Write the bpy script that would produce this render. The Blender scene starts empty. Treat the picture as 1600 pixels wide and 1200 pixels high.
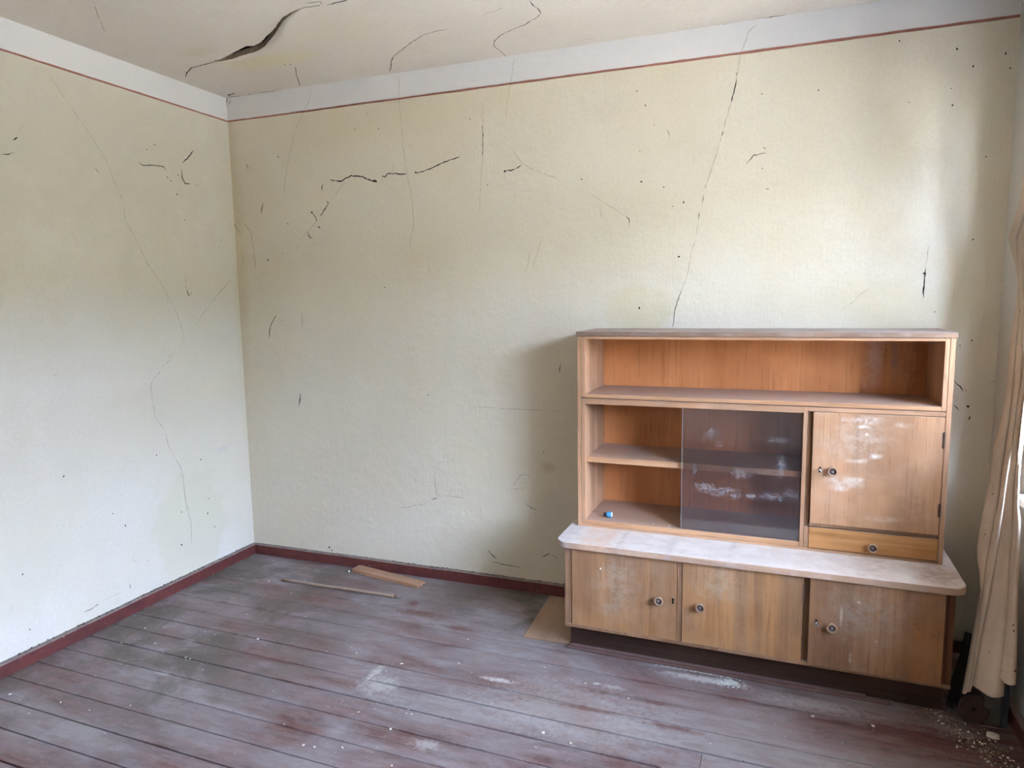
import bpy, bmesh, math, random, json
from mathutils import Vector, Matrix, noise
random.seed(7)
sc = bpy.context.scene
COL = sc.collection
R = math.radians
W, H, FRONT = 3.75, 2.648, -4.70          # room: x 0..W, y FRONT..0, z 0..H

# ---------------------------------------------------------------- camera
cam = bpy.data.cameras.new('camera'); cam.sensor_width = 36.0; cam.lens = 24.293
cam.clip_start = 0.02
co = bpy.data.objects.new('camera', cam); COL.objects.link(co)
def cam_matrix(loc, yaw, pitch, roll):
    c, s = math.cos(yaw), math.sin(yaw)
    fw = Vector((-s, c, 0)); rt = Vector((c, s, 0)); up = Vector((0, 0, 1))
    F = fw*math.cos(pitch) - up*math.sin(pitch); U = up*math.cos(pitch) + fw*math.sin(pitch)
    X = rt*math.cos(roll) - U*math.sin(roll); Y = rt*math.sin(roll) + U*math.cos(roll)
    m = Matrix((X, Y, -F)).transposed().to_4x4(); m.translation = loc
    return m
co.matrix_world = cam_matrix(Vector((2.91743, -3.23277, 1.496)), 0.36247, 0.12104, 0.01576)
sc.camera = co

# ---------------------------------------------------------------- sky, sun, exposure
sc.view_settings.view_transform = 'Standard'; sc.view_settings.look = 'None'
sc.view_settings.gamma = 1.0; sc.view_settings.use_curve_mapping = False
sc.view_settings.exposure = 2.88
sc.cycles.use_denoising = True
sc.cycles.max_bounces = 10; sc.cycles.diffuse_bounces = 6
sc.cycles.sample_clamp_indirect = 8.0; sc.cycles.transparent_max_bounces = 24
SKY = 15.0
wd = bpy.data.worlds.new('sky'); sc.world = wd; wd.use_nodes = True
nt = wd.node_tree; nt.nodes.clear()
tc = nt.nodes.new('ShaderNodeTexCoord'); sx = nt.nodes.new('ShaderNodeSeparateXYZ'); rp = nt.nodes.new('ShaderNodeValToRGB')
nt.links.new(tc.outputs['Generated'], sx.inputs[0]); nt.links.new(sx.outputs['Z'], rp.inputs[0])
rp.color_ramp.elements[0].position = 0.10; rp.color_ramp.elements[0].color = (0.56, 0.68, 1.0, 1)   # bright haze low down
rp.color_ramp.elements[1].position = 0.75; rp.color_ramp.elements[1].color = (0.175, 0.22, 0.33, 1)
bg = nt.nodes.new('ShaderNodeBackground'); wo = nt.nodes.new('ShaderNodeOutputWorld')
nt.links.new(rp.outputs[0], bg.inputs[0]); bg.inputs[1].default_value = SKY; nt.links.new(bg.outputs[0], wo.inputs[0])
sun = bpy.data.lights.new('sun', 'SUN'); sun.energy = 26.0; sun.angle = R(1.0); sun.color = (1.0, 0.95, 0.86)
so = bpy.data.objects.new('sun', sun); COL.objects.link(so)
so.rotation_euler = Vector((0.34, 0.18, -0.92)).to_track_quat('-Z', 'Y').to_euler()
WINS = [(-0.42, -2.70)]   # y range of the window in the right wall
WZ0, WZ1 = 0.77, 2.17
for i, (ya, yb) in enumerate(WINS):       # portals only guide the sampling of the sky through each opening
    al = bpy.data.lights.new('portal', 'AREA'); al.shape = 'RECTANGLE'; al.size = WZ1-WZ0; al.size_y = ya-yb
    al.cycles.is_portal = True
    ao = bpy.data.objects.new('sky_portal', al); COL.objects.link(ao)
    ao.location = (W+0.52, (ya+yb)/2, (WZ0+WZ1)/2); ao.rotation_euler = (0, R(90), 0)

# ---------------------------------------------------------------- measured outlines (metres, world space)
BACK_CRACKS = [[[0.661,2.152,0.733,2.139,0.799,2.164,0.873,2.15,0.934,2.124],0.0059,1],[[0.923,2.126,0.938,2.124,0.957,2.121],0.0114,1],[[0.982,2.145,1.008,2.143,1.02,2.158,1.043,2.153,1.066,2.155,1.133,2.143],0.005,1],[[1.047,2.156,1.056,2.184,1.057,2.216],0.0028,0],[[0.989,2.141,0.988,2.105],0.0042,0],[[1.181,2.147,1.24,2.154,1.277,2.164,1.35,2.189,1.435,2.207],0.0048,1],[[1.178,2.149,1.192,2.151],0.0104,1],[[0.619,2.132,0.61,2.116,0.613,2.099],0.0074,1],[[0.639,2.043,0.65,2.029],0.0096,1],[[0.65,2.029,0.61,1.984,0.588,1.961],0.0048,1],[[0.532,1.992,0.544,1.981],0.012,1],[[0.544,1.981,0.563,1.959,0.566,1.938],0.0052,1],[[0.573,1.914,0.589,1.899],0.0074,1],[[0.5,1.89,0.515,1.855,0.536,1.85],0.0041,1],[[0.216,2.059,0.194,2.004],0.0051,1],[[0.175,2.048,0.216,2.059],0.0036,0],[[0.194,2.004,0.198,1.986],0.0035,0],[[0.112,2.277,0.124,2.259],0.0097,1],[[0.106,2.26,0.137,2.254],0.004,0],[[0.139,2.103,0.133,2.086],0.0056,0],[[0.261,1.436,0.211,1.363,0.201,1.293],0.0043,1],[[0.438,1.449,0.436,1.42,0.439,1.399,0.433,1.367],0.006,0],[[0.588,1.961,0.522,1.899,0.455,1.851,0.44,1.82,0.416,1.775],0.003,0],[[0.762,2.138,0.711,2.092,0.658,2.032],0.0029,0],[[0.575,2.637,0.559,2.58,0.509,2.509,0.454,2.425,0.412,2.31,0.373,2.177,0.358,2.075],0.0031,0],[[1.104,2.628,1.103,2.509,1.12,2.281,1.136,2.136,1.158,2.023,1.165,1.909,1.133,1.764],0.0029,0],[[1.565,2.452,1.562,2.347],0.0024,0],[[1.562,2.347,1.557,2.19],0.0037,1],[[1.557,2.19,1.547,2.105,1.532,1.936],0.0023,0],[[1.731,2.638,1.709,2.524,1.691,2.438,1.683,2.365],0.0024,0],[[1.666,2.116,1.679,2.12],0.013,1],[[1.679,2.12,1.706,2.12,1.729,2.125],0.0072,1],[[1.729,2.125,1.745,2.132,1.765,2.143],0.0045,1],[[1.765,2.143,1.736,2.181,1.711,2.222],0.0026,0],[[1.765,2.143,1.775,2.157],0.0026,0],[[1.765,2.143,1.824,2.111,1.935,2.064],0.0029,0],[[1.669,2.111,1.668,2.087],0.0029,0],[[2.091,1.986,2.161,1.94,2.227,1.896,2.266,1.87],0.0025,0],[[2.266,1.87,2.281,1.855,2.284,1.823],0.0037,1],[[2.14,1.924,2.152,1.888,2.146,1.871],0.0025,0],[[2.817,2.628,2.784,2.602,2.76,2.533,2.753,2.508,2.744,2.439],0.0032,0],[[2.744,2.444,2.739,2.429],0.0062,1],[[2.739,2.429,2.733,2.375,2.723,2.337],0.0037,1],[[2.723,2.35,2.721,2.324],0.0074,1],[[2.721,2.324,2.708,2.286,2.689,2.208],0.0034,0],[[2.689,2.208,2.684,2.187],0.0049,1],[[2.684,2.187,2.659,2.103,2.626,1.996],0.0028,0],[[2.62,1.988,2.618,1.972],0.0043,1],[[2.613,1.942,2.605,1.907],0.0036,1],[[2.595,1.869,2.59,1.833],0.0039,1],[[2.59,1.833,2.583,1.769,2.562,1.693,2.549,1.609,2.527,1.538],0.0027,0],[[2.527,1.538,2.502,1.475,2.492,1.422,2.484,1.361],0.0036,1],[[2.495,1.379,2.515,1.381],0.003,0],[[2.787,2.06,2.817,2.095,2.866,2.101],0.003,1],[[2.855,2.128,2.858,2.118],0.0049,1],[[2.87,1.947,2.881,1.954],0.0054,1],[[3.49,1.691,3.488,1.645,3.484,1.6],0.0027,0],[[3.484,1.6,3.482,1.544,3.481,1.477],0.0049,1],[[3.478,1.58,3.483,1.572],0.0091,1],[[1.47,0.949,1.542,0.952,1.62,0.948],0.003,0],[[1.62,0.948,1.792,0.949,1.9,0.949],0.0029,0],[[1.9,0.949,1.965,0.944],0.0029,0],[[1.017,0.375,1.065,0.376,1.113,0.394,1.176,0.407,1.2,0.427],0.0047,0],[[1.216,0.436,1.255,0.446],0.0141,0],[[1.255,0.457,1.245,0.509,1.24,0.597],0.0042,0],[[1.241,0.632,1.284,0.645,1.307,0.65],0.0031,0],[[1.352,0.678,1.355,0.647],0.0048,0],[[1.278,0.463,1.361,0.466,1.417,0.457],0.0028,0],[[1.54,0.194,1.561,0.169,1.593,0.148],0.0045,1],[[1.564,0.13,1.64,0.122,1.722,0.119],0.0031,1],[[1.838,0.188,1.869,0.205,1.886,0.214],0.0041,1],[[1.893,0.205,1.933,0.193],0.004,1],[[1.758,0.464,1.782,0.446,1.816,0.433],0.008,0],[[1.786,0.45,1.779,0.429],0.01,0],[[3.186,1.43,3.231,1.47,3.253,1.501,3.289,1.517],0.0027,0],[[3.606,1.143,3.627,1.122,3.641,1.102],0.0049,1],[[3.611,1.046,3.632,1.023],0.0056,1],[[3.658,1.045,3.663,1.035],0.0112,1],[[3.669,1.001,3.666,0.985],0.0075,1],[[3.641,1.115,3.657,1.095],0.0037,0],[[3.727,1.133,3.75,1.149,3.767,1.155],0.0043,0],[[0.4,0.984,0.386,0.909],0.005,1],[[1.948,1.184,1.944,1.158,1.941,1.136],0.0031,1],[[1.806,0.969,1.799,0.949],0.0026,0],[[1.672,0.527,1.766,0.549],0.0033,0],[[1.683,0.545,1.736,0.613,1.788,0.607],0.003,0],[[1.57,0.621,1.57,0.577],0.003,0],[[2.448,2.239,2.462,2.202],0.0031,1],[[0.065,1.965,0.098,1.928,0.119,1.894,0.129,1.797,0.135,1.696],0.004,0],[[-0.011,1.773,0.004,1.663],0.0032,0],[[0.811,0.266,0.841,0.266],0.003,0],[[-0.013,1.973,0.02,1.924,0.045,1.894],0.0065,0],[[0.042,1.79,0.051,1.735],0.0056,0],[[1.236,1.702,1.248,1.63],0.0024,0],[[1.862,1.796,1.828,1.706,1.808,1.645],0.0022,0],[[1.796,1.738,1.785,1.671,1.768,1.631],0.0025,0],[[0.006,2.649,-0.002,2.608,-0.004,2.535],0.0054,1],[[0.032,2.642,0.016,2.606],0.0042,1]]
BACK_SPOTS = [[2.313,2.417,0.0082],[2.352,2.351,0.0094],[2.336,2.02,0.0123],[2.437,1.988,0.0086],[2.508,1.678,0.0121],[2.331,1.45,0.0122],[0.225,1.743,0.0133],[3.063,2.334,0.0074],[3.35,2.486,0.0076],[3.548,2.429,0.0101],[3.605,2.358,0.0089],[3.709,2.391,0.0096],[3.726,2.336,0.0076],[3.544,2.221,0.0075],[3.666,2.017,0.0075],[3.641,1.704,0.0086],[2.525,1.917,0.0091],[2.479,1.902,0.0067],[1.578,2.06,0.0066],[0.834,2.397,0.0073],[0.912,2.467,0.0065],[0.977,2.387,0.0072],[0.334,2.3,0.0102],[2.057,2.052,0.0069],[2.844,2.344,0.0056],[2.863,2.12,0.0049],[2.853,2.038,0.0061],[2.823,2.094,0.0049],[2.579,1.471,0.0048],[3.62,1.286,0.0061],[3.659,1.306,0.008],[3.524,1.422,0.0061],[3.752,1.378,0.0068],[1.495,2.381,0.0067],[1.216,1.004,0.0089],[1.857,0.737,0.0065],[2.0,0.662,0.0058],[0.374,1.935,0.0084],[0.329,1.775,0.0069],[0.98,1.573,0.007],[3.394,2.249,0.005],[2.329,2.153,0.0056],[2.391,2.261,0.0056],[2.656,1.103,0.003],[0.626,-0.035,0.0047],[1.126,0.535,0.0057],[0.545,0.09,0.0142],[0.561,0.073,0.0118],[1.263,0.461,0.0056],[3.537,2.284,0.005]]
LEFT_CRACKS = [[[-1.045,2.482,-1.008,2.432,-0.969,2.384,-0.874,2.269,-0.803,2.169,-0.763,2.059,-0.726,1.981,-0.726,1.901,-0.68,1.829,-0.618,1.703,-0.549,1.616,-0.509,1.536,-0.463,1.459,-0.437,1.378,-0.42,1.324,-0.459,1.269,-0.504,1.232,-0.561,1.194,-0.655,1.106,-0.654,1.041,-0.644,0.941,-0.596,0.86,-0.579,0.78,-0.545,0.704],0.0031,0],[[-0.545,0.704,-0.502,0.626,-0.496,0.502,-0.487,0.411,-0.468,0.334,-0.475,0.211],0.0034,0],[[-0.053,1.644,-0.164,1.553,-0.267,1.459,-0.34,1.391],0.0032,0],[[-1.279,2.106,-1.249,2.113,-1.222,2.123],0.004,1],[[-1.22,2.173,-1.203,2.19],0.0067,1],[[-1.193,2.209,-1.174,2.249],0.0034,0],[[-0.928,2.339,-0.948,2.267],0.0025,0],[[-0.627,2.191,-0.603,2.18,-0.495,2.195,-0.472,2.193,-0.458,2.173],0.0037,1],[[-0.35,2.233,-0.308,2.27,-0.269,2.316],0.0046,1],[[-0.36,2.205,-0.36,2.16,-0.342,2.13,-0.308,2.131],0.0054,1],[[-0.282,2.129,-0.246,2.137],0.0062,0],[[-0.456,2.148,-0.452,2.142],0.0106,1],[[-0.441,2.134,-0.434,2.126],0.0114,1],[[-0.389,2.171,-0.381,2.163],0.0076,1],[[-0.402,2.072,-0.399,2.063],0.0084,1],[[-0.371,1.998,-0.367,1.992],0.0069,0],[[-0.39,1.653,-0.387,1.592,-0.37,1.542],0.0034,0],[[-0.384,1.576,-0.37,1.542,-0.35,1.569],0.0045,1],[[-0.862,2.124,-0.842,2.102],0.0035,1],[[-1.115,0.108,-1.08,0.108,-1.061,0.112],0.0039,1],[[-1.061,0.112,-1.04,0.119],0.0065,1],[[-0.869,0.146,-0.867,0.123],0.0059,1],[[-0.846,0.265,-0.82,0.235],0.0037,0],[[-0.768,0.233,-0.754,0.214],0.0052,0],[[-1.017,0.124,-0.914,0.122],0.0029,0],[[-1.428,0.253,-1.413,0.275],0.003,0],[[-0.537,1.231,-0.494,1.254],0.0048,0],[[-0.618,1.703,-0.608,1.691],0.0073,0],[[-1.157,1.213,-1.13,1.193],0.0033,0],[[-0.572,2.265,-0.566,2.257],0.0052,1],[[-1.102,2.492,-1.092,2.484],0.0049,0]]
LEFT_SPOTS = [[-0.654,0.742,0.0081],[-0.866,0.44,0.0108],[-0.928,0.519,0.0071],[-0.349,0.345,0.0118],[-0.305,0.254,0.008],[-1.147,0.754,0.0102],[-0.526,0.405,0.0076],[-0.337,0.426,0.0079],[-0.371,0.655,0.01],[-0.521,2.293,0.0075],[-0.364,1.94,0.0076],[-0.113,1.856,0.0079],[-1.363,0.387,0.0088],[-1.358,0.142,0.0083],[-0.542,0.231,0.0116]]
CEIL_CRACKS = [[[0.084,-0.372,0.144,-0.422,0.226,-0.47,0.304,-0.476,0.385,-0.49],0.005,1],[[1.185,-0.86,1.223,-0.856,1.249,-0.851,1.237,-0.819],0.0029,1],[[1.251,-0.813,1.299,-0.818,1.37,-0.825],0.0053,1],[[1.37,-0.825,1.499,-0.843],0.0043,1],[[0.687,-0.28,0.596,-0.149,0.517,-0.021],0.0032,1],[[0.66,-0.332,0.662,-0.321],0.0107,1],[[0.685,-0.321,0.696,-0.316],0.0078,1],[[1.07,-0.03,1.186,-0.202,1.245,-0.251,1.349,-0.329,1.449,-0.394,1.528,-0.415,1.582,-0.414],0.0032,1],[[1.998,-0.554,1.995,-0.499,2.004,-0.462,2.0,-0.417,1.969,-0.382,1.9,-0.331,1.831,-0.301,1.767,-0.265,1.716,-0.214,1.69,-0.166,1.688,-0.114,1.692,-0.058,1.69,-0.003],0.0034,1],[[1.657,0.031,1.69,-0.003],0.0034,1],[[1.765,-0.475,1.79,-0.499,1.825,-0.504,1.881,-0.527],0.003,0],[[0.465,-1.182,0.404,-1.126,0.32,-1.039,0.236,-0.951],0.0031,0],[[0.043,-0.04,0.115,-0.06],0.0107,1],[[0.02,-0.01,0.069,-0.015,0.13,0.012,0.174,-0.008],0.0066,1],[[0.229,-0.01,0.338,-0.001,0.499,0.008],0.0044,1],[[0.544,0.003,0.62,0.012,0.655,-0.008],0.0046,0],[[0.838,0.013,0.895,0.015,1.018,0.002],0.0037,1],[[1.033,0.008,1.157,0.019,1.339,0.013],0.0033,0],[[1.493,0.019,1.575,0.025,1.642,0.034,1.657,0.031],0.0035,1],[[2.004,0.022,2.057,0.018,2.133,0.016],0.0036,1],[[2.063,-0.057,2.138,-0.075],0.0032,0],[[2.279,0.019,2.351,0.017,2.434,0.028,2.491,0.012,2.559,0.017],0.0039,1],[[2.559,0.017,2.626,0.015,2.68,0.0,2.796,0.005],0.0045,1],[[2.821,0.009,2.884,-0.008,2.958,0.01],0.0057,1],[[2.958,0.01,3.019,0.008,3.079,0.006,3.126,0.012],0.0057,1],[[3.162,0.014,3.207,0.007,3.245,-0.003],0.0045,1],[[3.245,-0.003,3.333,0.015],0.0029,0]]
CRACK_FRONT = [[0.385,-0.49],[0.464,-0.513],[0.533,-0.539],[0.609,-0.569],[0.663,-0.589],[0.694,-0.576],[0.755,-0.601],[0.821,-0.646],[0.875,-0.678],[0.924,-0.71],[0.952,-0.735],[1.014,-0.78],[1.068,-0.805],[1.122,-0.822],[1.167,-0.829],[1.185,-0.821],[1.223,-0.815]]
CRACK_BACK = [[0.395,-0.501],[0.452,-0.501],[0.52,-0.509],[0.596,-0.531],[0.657,-0.541],[0.705,-0.556],[0.761,-0.583],[0.817,-0.625],[0.869,-0.659],[0.921,-0.699],[0.951,-0.723],[1.018,-0.774],[1.077,-0.804],[1.128,-0.823],[1.167,-0.829],[1.187,-0.824],[1.228,-0.823]]
CURTAIN = [[3.687,-0.28,1.686,3.702,-0.322,1.682,3.715,-0.371,1.678,3.713,-0.428,1.673,3.74,-0.384,1.676],[3.699,-0.285,1.636,3.705,-0.327,1.633,3.715,-0.377,1.63,3.714,-0.435,1.627,3.74,-0.392,1.628],[3.711,-0.292,1.586,3.708,-0.334,1.585,3.716,-0.385,1.582,3.714,-0.443,1.58,3.74,-0.4,1.581],[3.719,-0.299,1.537,3.711,-0.342,1.536,3.716,-0.393,1.535,3.714,-0.452,1.534,3.74,-0.408,1.534],[3.718,-0.306,1.488,3.713,-0.35,1.488,3.716,-0.401,1.487,3.714,-0.461,1.487,3.74,-0.415,1.487],[3.714,-0.314,1.438,3.713,-0.358,1.439,3.716,-0.41,1.44,3.713,-0.47,1.441,3.74,-0.423,1.44],[3.708,-0.322,1.389,3.711,-0.366,1.391,3.716,-0.419,1.393,3.713,-0.48,1.395,3.74,-0.431,1.393],[3.702,-0.33,1.34,3.708,-0.375,1.342,3.716,-0.429,1.345,3.712,-0.49,1.349,3.74,-0.439,1.346],[3.698,-0.338,1.291,3.706,-0.384,1.294,3.715,-0.438,1.298,3.71,-0.501,1.303,3.74,-0.441,1.299],[3.697,-0.347,1.242,3.703,-0.393,1.246,3.712,-0.448,1.251,3.706,-0.511,1.257,3.74,-0.432,1.25],[3.694,-0.355,1.193,3.699,-0.402,1.198,3.708,-0.458,1.205,3.701,-0.522,1.212,3.74,-0.424,1.202],[3.689,-0.364,1.144,3.696,-0.412,1.15,3.702,-0.468,1.158,3.696,-0.532,1.166,3.74,-0.415,1.152],[3.682,-0.373,1.095,3.692,-0.421,1.102,3.695,-0.478,1.111,3.691,-0.543,1.121,3.74,-0.411,1.103],[3.675,-0.382,1.045,3.688,-0.431,1.054,3.689,-0.488,1.064,3.686,-0.555,1.075,3.74,-0.407,1.053],[3.663,-0.391,0.996,3.683,-0.44,1.007,3.684,-0.499,1.018,3.682,-0.566,1.03,3.74,-0.404,1.003],[3.652,-0.4,0.947,3.677,-0.45,0.959,3.68,-0.509,0.971,3.677,-0.577,0.986,3.74,-0.398,0.952],[3.65,-0.409,0.898,3.671,-0.46,0.911,3.674,-0.52,0.925,3.672,-0.589,0.941,3.668,-0.639,0.952],[3.647,-0.419,0.849,3.666,-0.47,0.864,3.668,-0.53,0.879,3.668,-0.6,0.896,3.664,-0.652,0.909],[3.638,-0.428,0.8,3.662,-0.48,0.816,3.662,-0.541,0.833,3.665,-0.612,0.852,3.662,-0.664,0.866],[3.63,-0.437,0.751,3.656,-0.49,0.769,3.657,-0.552,0.787,3.663,-0.624,0.808,3.66,-0.676,0.823],[3.623,-0.447,0.702,3.647,-0.5,0.721,3.651,-0.563,0.741,3.66,-0.636,0.764,3.664,-0.689,0.781],[3.615,-0.457,0.653,3.639,-0.51,0.674,3.645,-0.574,0.695,3.657,-0.648,0.721,3.662,-0.701,0.739],[3.61,-0.466,0.605,3.631,-0.521,0.626,3.638,-0.585,0.65,3.653,-0.66,0.677,3.66,-0.714,0.697],[3.612,-0.476,0.557,3.624,-0.531,0.579,3.632,-0.597,0.604,3.648,-0.672,0.634,3.658,-0.727,0.656],[3.618,-0.486,0.51,3.618,-0.542,0.532,3.625,-0.608,0.559,3.646,-0.684,0.591,3.656,-0.74,0.615],[3.619,-0.496,0.463,3.613,-0.552,0.485,3.618,-0.619,0.513,3.643,-0.696,0.549,3.654,-0.753,0.574],[3.611,-0.506,0.414,3.607,-0.563,0.438,3.61,-0.631,0.468,3.64,-0.709,0.506,3.652,-0.766,0.533],[3.604,-0.516,0.366,3.601,-0.574,0.392,3.601,-0.642,0.423,3.636,-0.721,0.464,3.65,-0.779,0.493],[3.598,-0.526,0.318,3.596,-0.584,0.345,3.593,-0.654,0.378,3.632,-0.734,0.422,3.648,-0.792,0.453],[3.592,-0.536,0.27,3.59,-0.595,0.299,3.585,-0.665,0.333,3.628,-0.746,0.38,3.645,-0.805,0.413],[3.585,-0.546,0.222,3.585,-0.606,0.253,3.578,-0.677,0.288,3.624,-0.759,0.339,3.643,-0.819,0.373],[3.578,-0.556,0.174,3.579,-0.617,0.207,3.571,-0.689,0.244,3.619,-0.772,0.298,3.64,-0.832,0.334],[3.571,-0.567,0.126,3.573,-0.628,0.161,3.564,-0.701,0.2,3.615,-0.784,0.257,3.637,-0.846,0.296],[3.569,-0.57,0.111,3.571,-0.632,0.146,3.562,-0.704,0.186,3.613,-0.788,0.244,3.637,-0.85,0.283]]
FLAP = [[3.642, -0.45, 0.848], [3.651, -0.49, 0.777], [3.653, -0.49, 0.746], [3.619, -0.45, 0.642], [3.618, -0.45, 0.665]]
CHIPS = [[0.789, -0.889, 1.2], [0.508, -0.915, 0.9], [1.511, -0.867, 1.6], [0.211, -0.977, 1.1], [0.38, -1.073, 1], [0.287, -0.938, 0.8], [0.395, -0.348, 1.3], [0.609, -0.432, 0.9], [0.563, -0.704, 0.7], [0.854, -0.634, 0.7], [1.477, -0.936, 0.9], [1.148, -0.88, 0.7], [1.281, -0.852, 0.8], [1.733, -0.784, 1.1], [1.683, -0.583, 1], [2.079, -0.697, 0.8], [2.267, -0.757, 0.9], [1.695, -1.142, 0.7], [1.574, -1.18, 0.9], [1.694, -1.268, 1.3], [1.458, -1.444, 1.1], [1.5, -1.44, 1.1], [1.592, -1.411, 1.2], [1.797, -1.435, 1], [2.207, -1.111, 1.4], [2.314, -1.133, 1.2], [2.208, -1.192, 0.8], [1.318, -1.369, 0.7], [3.28, -0.693, 1.3], [3.087, -0.701, 1.1], [3.363, -0.509, 1.2], [2.757, -0.977, 0.7], [2.446, -0.806, 0.9], [0.417, -1.54, 1], [0.175, -1.569, 1.4], [0.371, -1.63, 0.7], [0.569, -1.539, 0.7], [0.69, -1.467, 0.9], [0.607, -1.123, 1], [0.634, -1.125, 0.9], [0.229, -1.118, 0.8], [0.754, -1.176, 0.8], [0.569, -0.92, 0.8], [1.7, -1.166, 0.9], [1.72, -1.163, 0.8], [1.529, -1.217, 0.7], [2.772, -0.578, 1.3], [2.82, -0.585, 1], [-0.076, -0.224, 0.9], [-0.026, -0.405, 1], [0.226, -0.368, 0.7], [3.525, -0.729, 1], [3.635, -0.651, 1], [3.608, -0.682, 1], [3.69, -0.678, 1.2], [3.665, -0.737, 1.2]]
# ---------------------------------------------------------------- helpers
def tag(o, label=None, cat=None, group=None, kind=None):
    if label: o['label'] = label
    if cat: o['category'] = cat
    if group: o['group'] = group
    if kind: o['kind'] = kind
    return o
def obj(name, bm, mat, parent=None, smooth=False, loc=None, rot=None):
    me = bpy.data.meshes.new(name); bm.normal_update(); bm.to_mesh(me); bm.free()
    if mat is not None:
        for m in (mat if isinstance(mat, list) else [mat]): me.materials.append(m)
    if smooth: me.polygons.foreach_set('use_smooth', [True]*len(me.polygons))
    o = bpy.data.objects.new(name, me); COL.objects.link(o)
    if parent is not None: o.parent = parent
    if loc: o.location = loc
    if rot: o.rotation_euler = rot
    return o
def empty(name, loc=(0, 0, 0), rz=0):
    o = bpy.data.objects.new(name, None); COL.objects.link(o); o.location = loc; o.rotation_euler = (0, 0, rz)
    o.empty_display_size = 0.1
    return o
def box(bm, x0, x1, y0, y1, z0, z1, bev=0.0):
    g = bmesh.ops.create_cube(bm, size=1.0)
    M = Matrix.Translation(((x0+x1)/2, (y0+y1)/2, (z0+z1)/2)) @ Matrix.Diagonal((abs(x1-x0), abs(y1-y0), abs(z1-z0), 1))
    bmesh.ops.transform(bm, matrix=M, verts=g['verts'])
    if bev > 0:
        es = list({e for v in g['verts'] for e in v.link_edges})
        bmesh.ops.bevel(bm, geom=es, offset=bev, segments=1, affect='EDGES', profile=0.5)
def boxo(name, x0, x1, y0, y1, z0, z1, mat, parent=None, bev=0.0012):
    bm = bmesh.new(); box(bm, x0, x1, y0, y1, z0, z1, bev); return obj(name, bm, mat, parent)
def lathe(bm, prof, n=24, M=Matrix.Identity(4)):
    rings = []
    for r, z in prof:
        if r < 1e-6: rings.append([bm.verts.new(M @ Vector((0, 0, z)))])
        else: rings.append([bm.verts.new(M @ Vector((r*math.cos(2*math.pi*i/n), r*math.sin(2*math.pi*i/n), z))) for i in range(n)])
    for a, b in zip(rings, rings[1:]):
        for i in range(n):
            j = (i+1) % n
            if len(a) == 1 and len(b) == 1: continue
            if len(a) == 1: bm.faces.new((a[0], b[i], b[j]))
            elif len(b) == 1: bm.faces.new((a[i], a[j], b[0]))
            else: bm.faces.new((a[i], a[j], b[j], b[i]))
    bmesh.ops.recalc_face_normals(bm, faces=bm.faces[:])
def tube(bm, pts, radii, n=8, cap=True):
    rings = []; pts = [Vector(p) for p in pts]
    for i, p in enumerate(pts):
        d = (pts[min(i+1, len(pts)-1)] - pts[max(i-1, 0)]).normalized()
        a = d.cross(Vector((0, 0, 1)));
        if a.length < 1e-3: a = d.cross(Vector((0, 1, 0)))
        a.normalize(); b = d.cross(a); r = radii[i] if isinstance(radii, (list, tuple)) else radii
        rings.append([bm.verts.new(p + a*r*math.cos(2*math.pi*k/n) + b*r*math.sin(2*math.pi*k/n)) for k in range(n)])
    for a, b in zip(rings, rings[1:]):
        for k in range(n): bm.faces.new((a[k], a[(k+1) % n], b[(k+1) % n], b[k]))
    if cap: bm.faces.new(rings[0][::-1]); bm.faces.new(rings[-1])
    bmesh.ops.recalc_face_normals(bm, faces=bm.faces[:])

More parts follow.
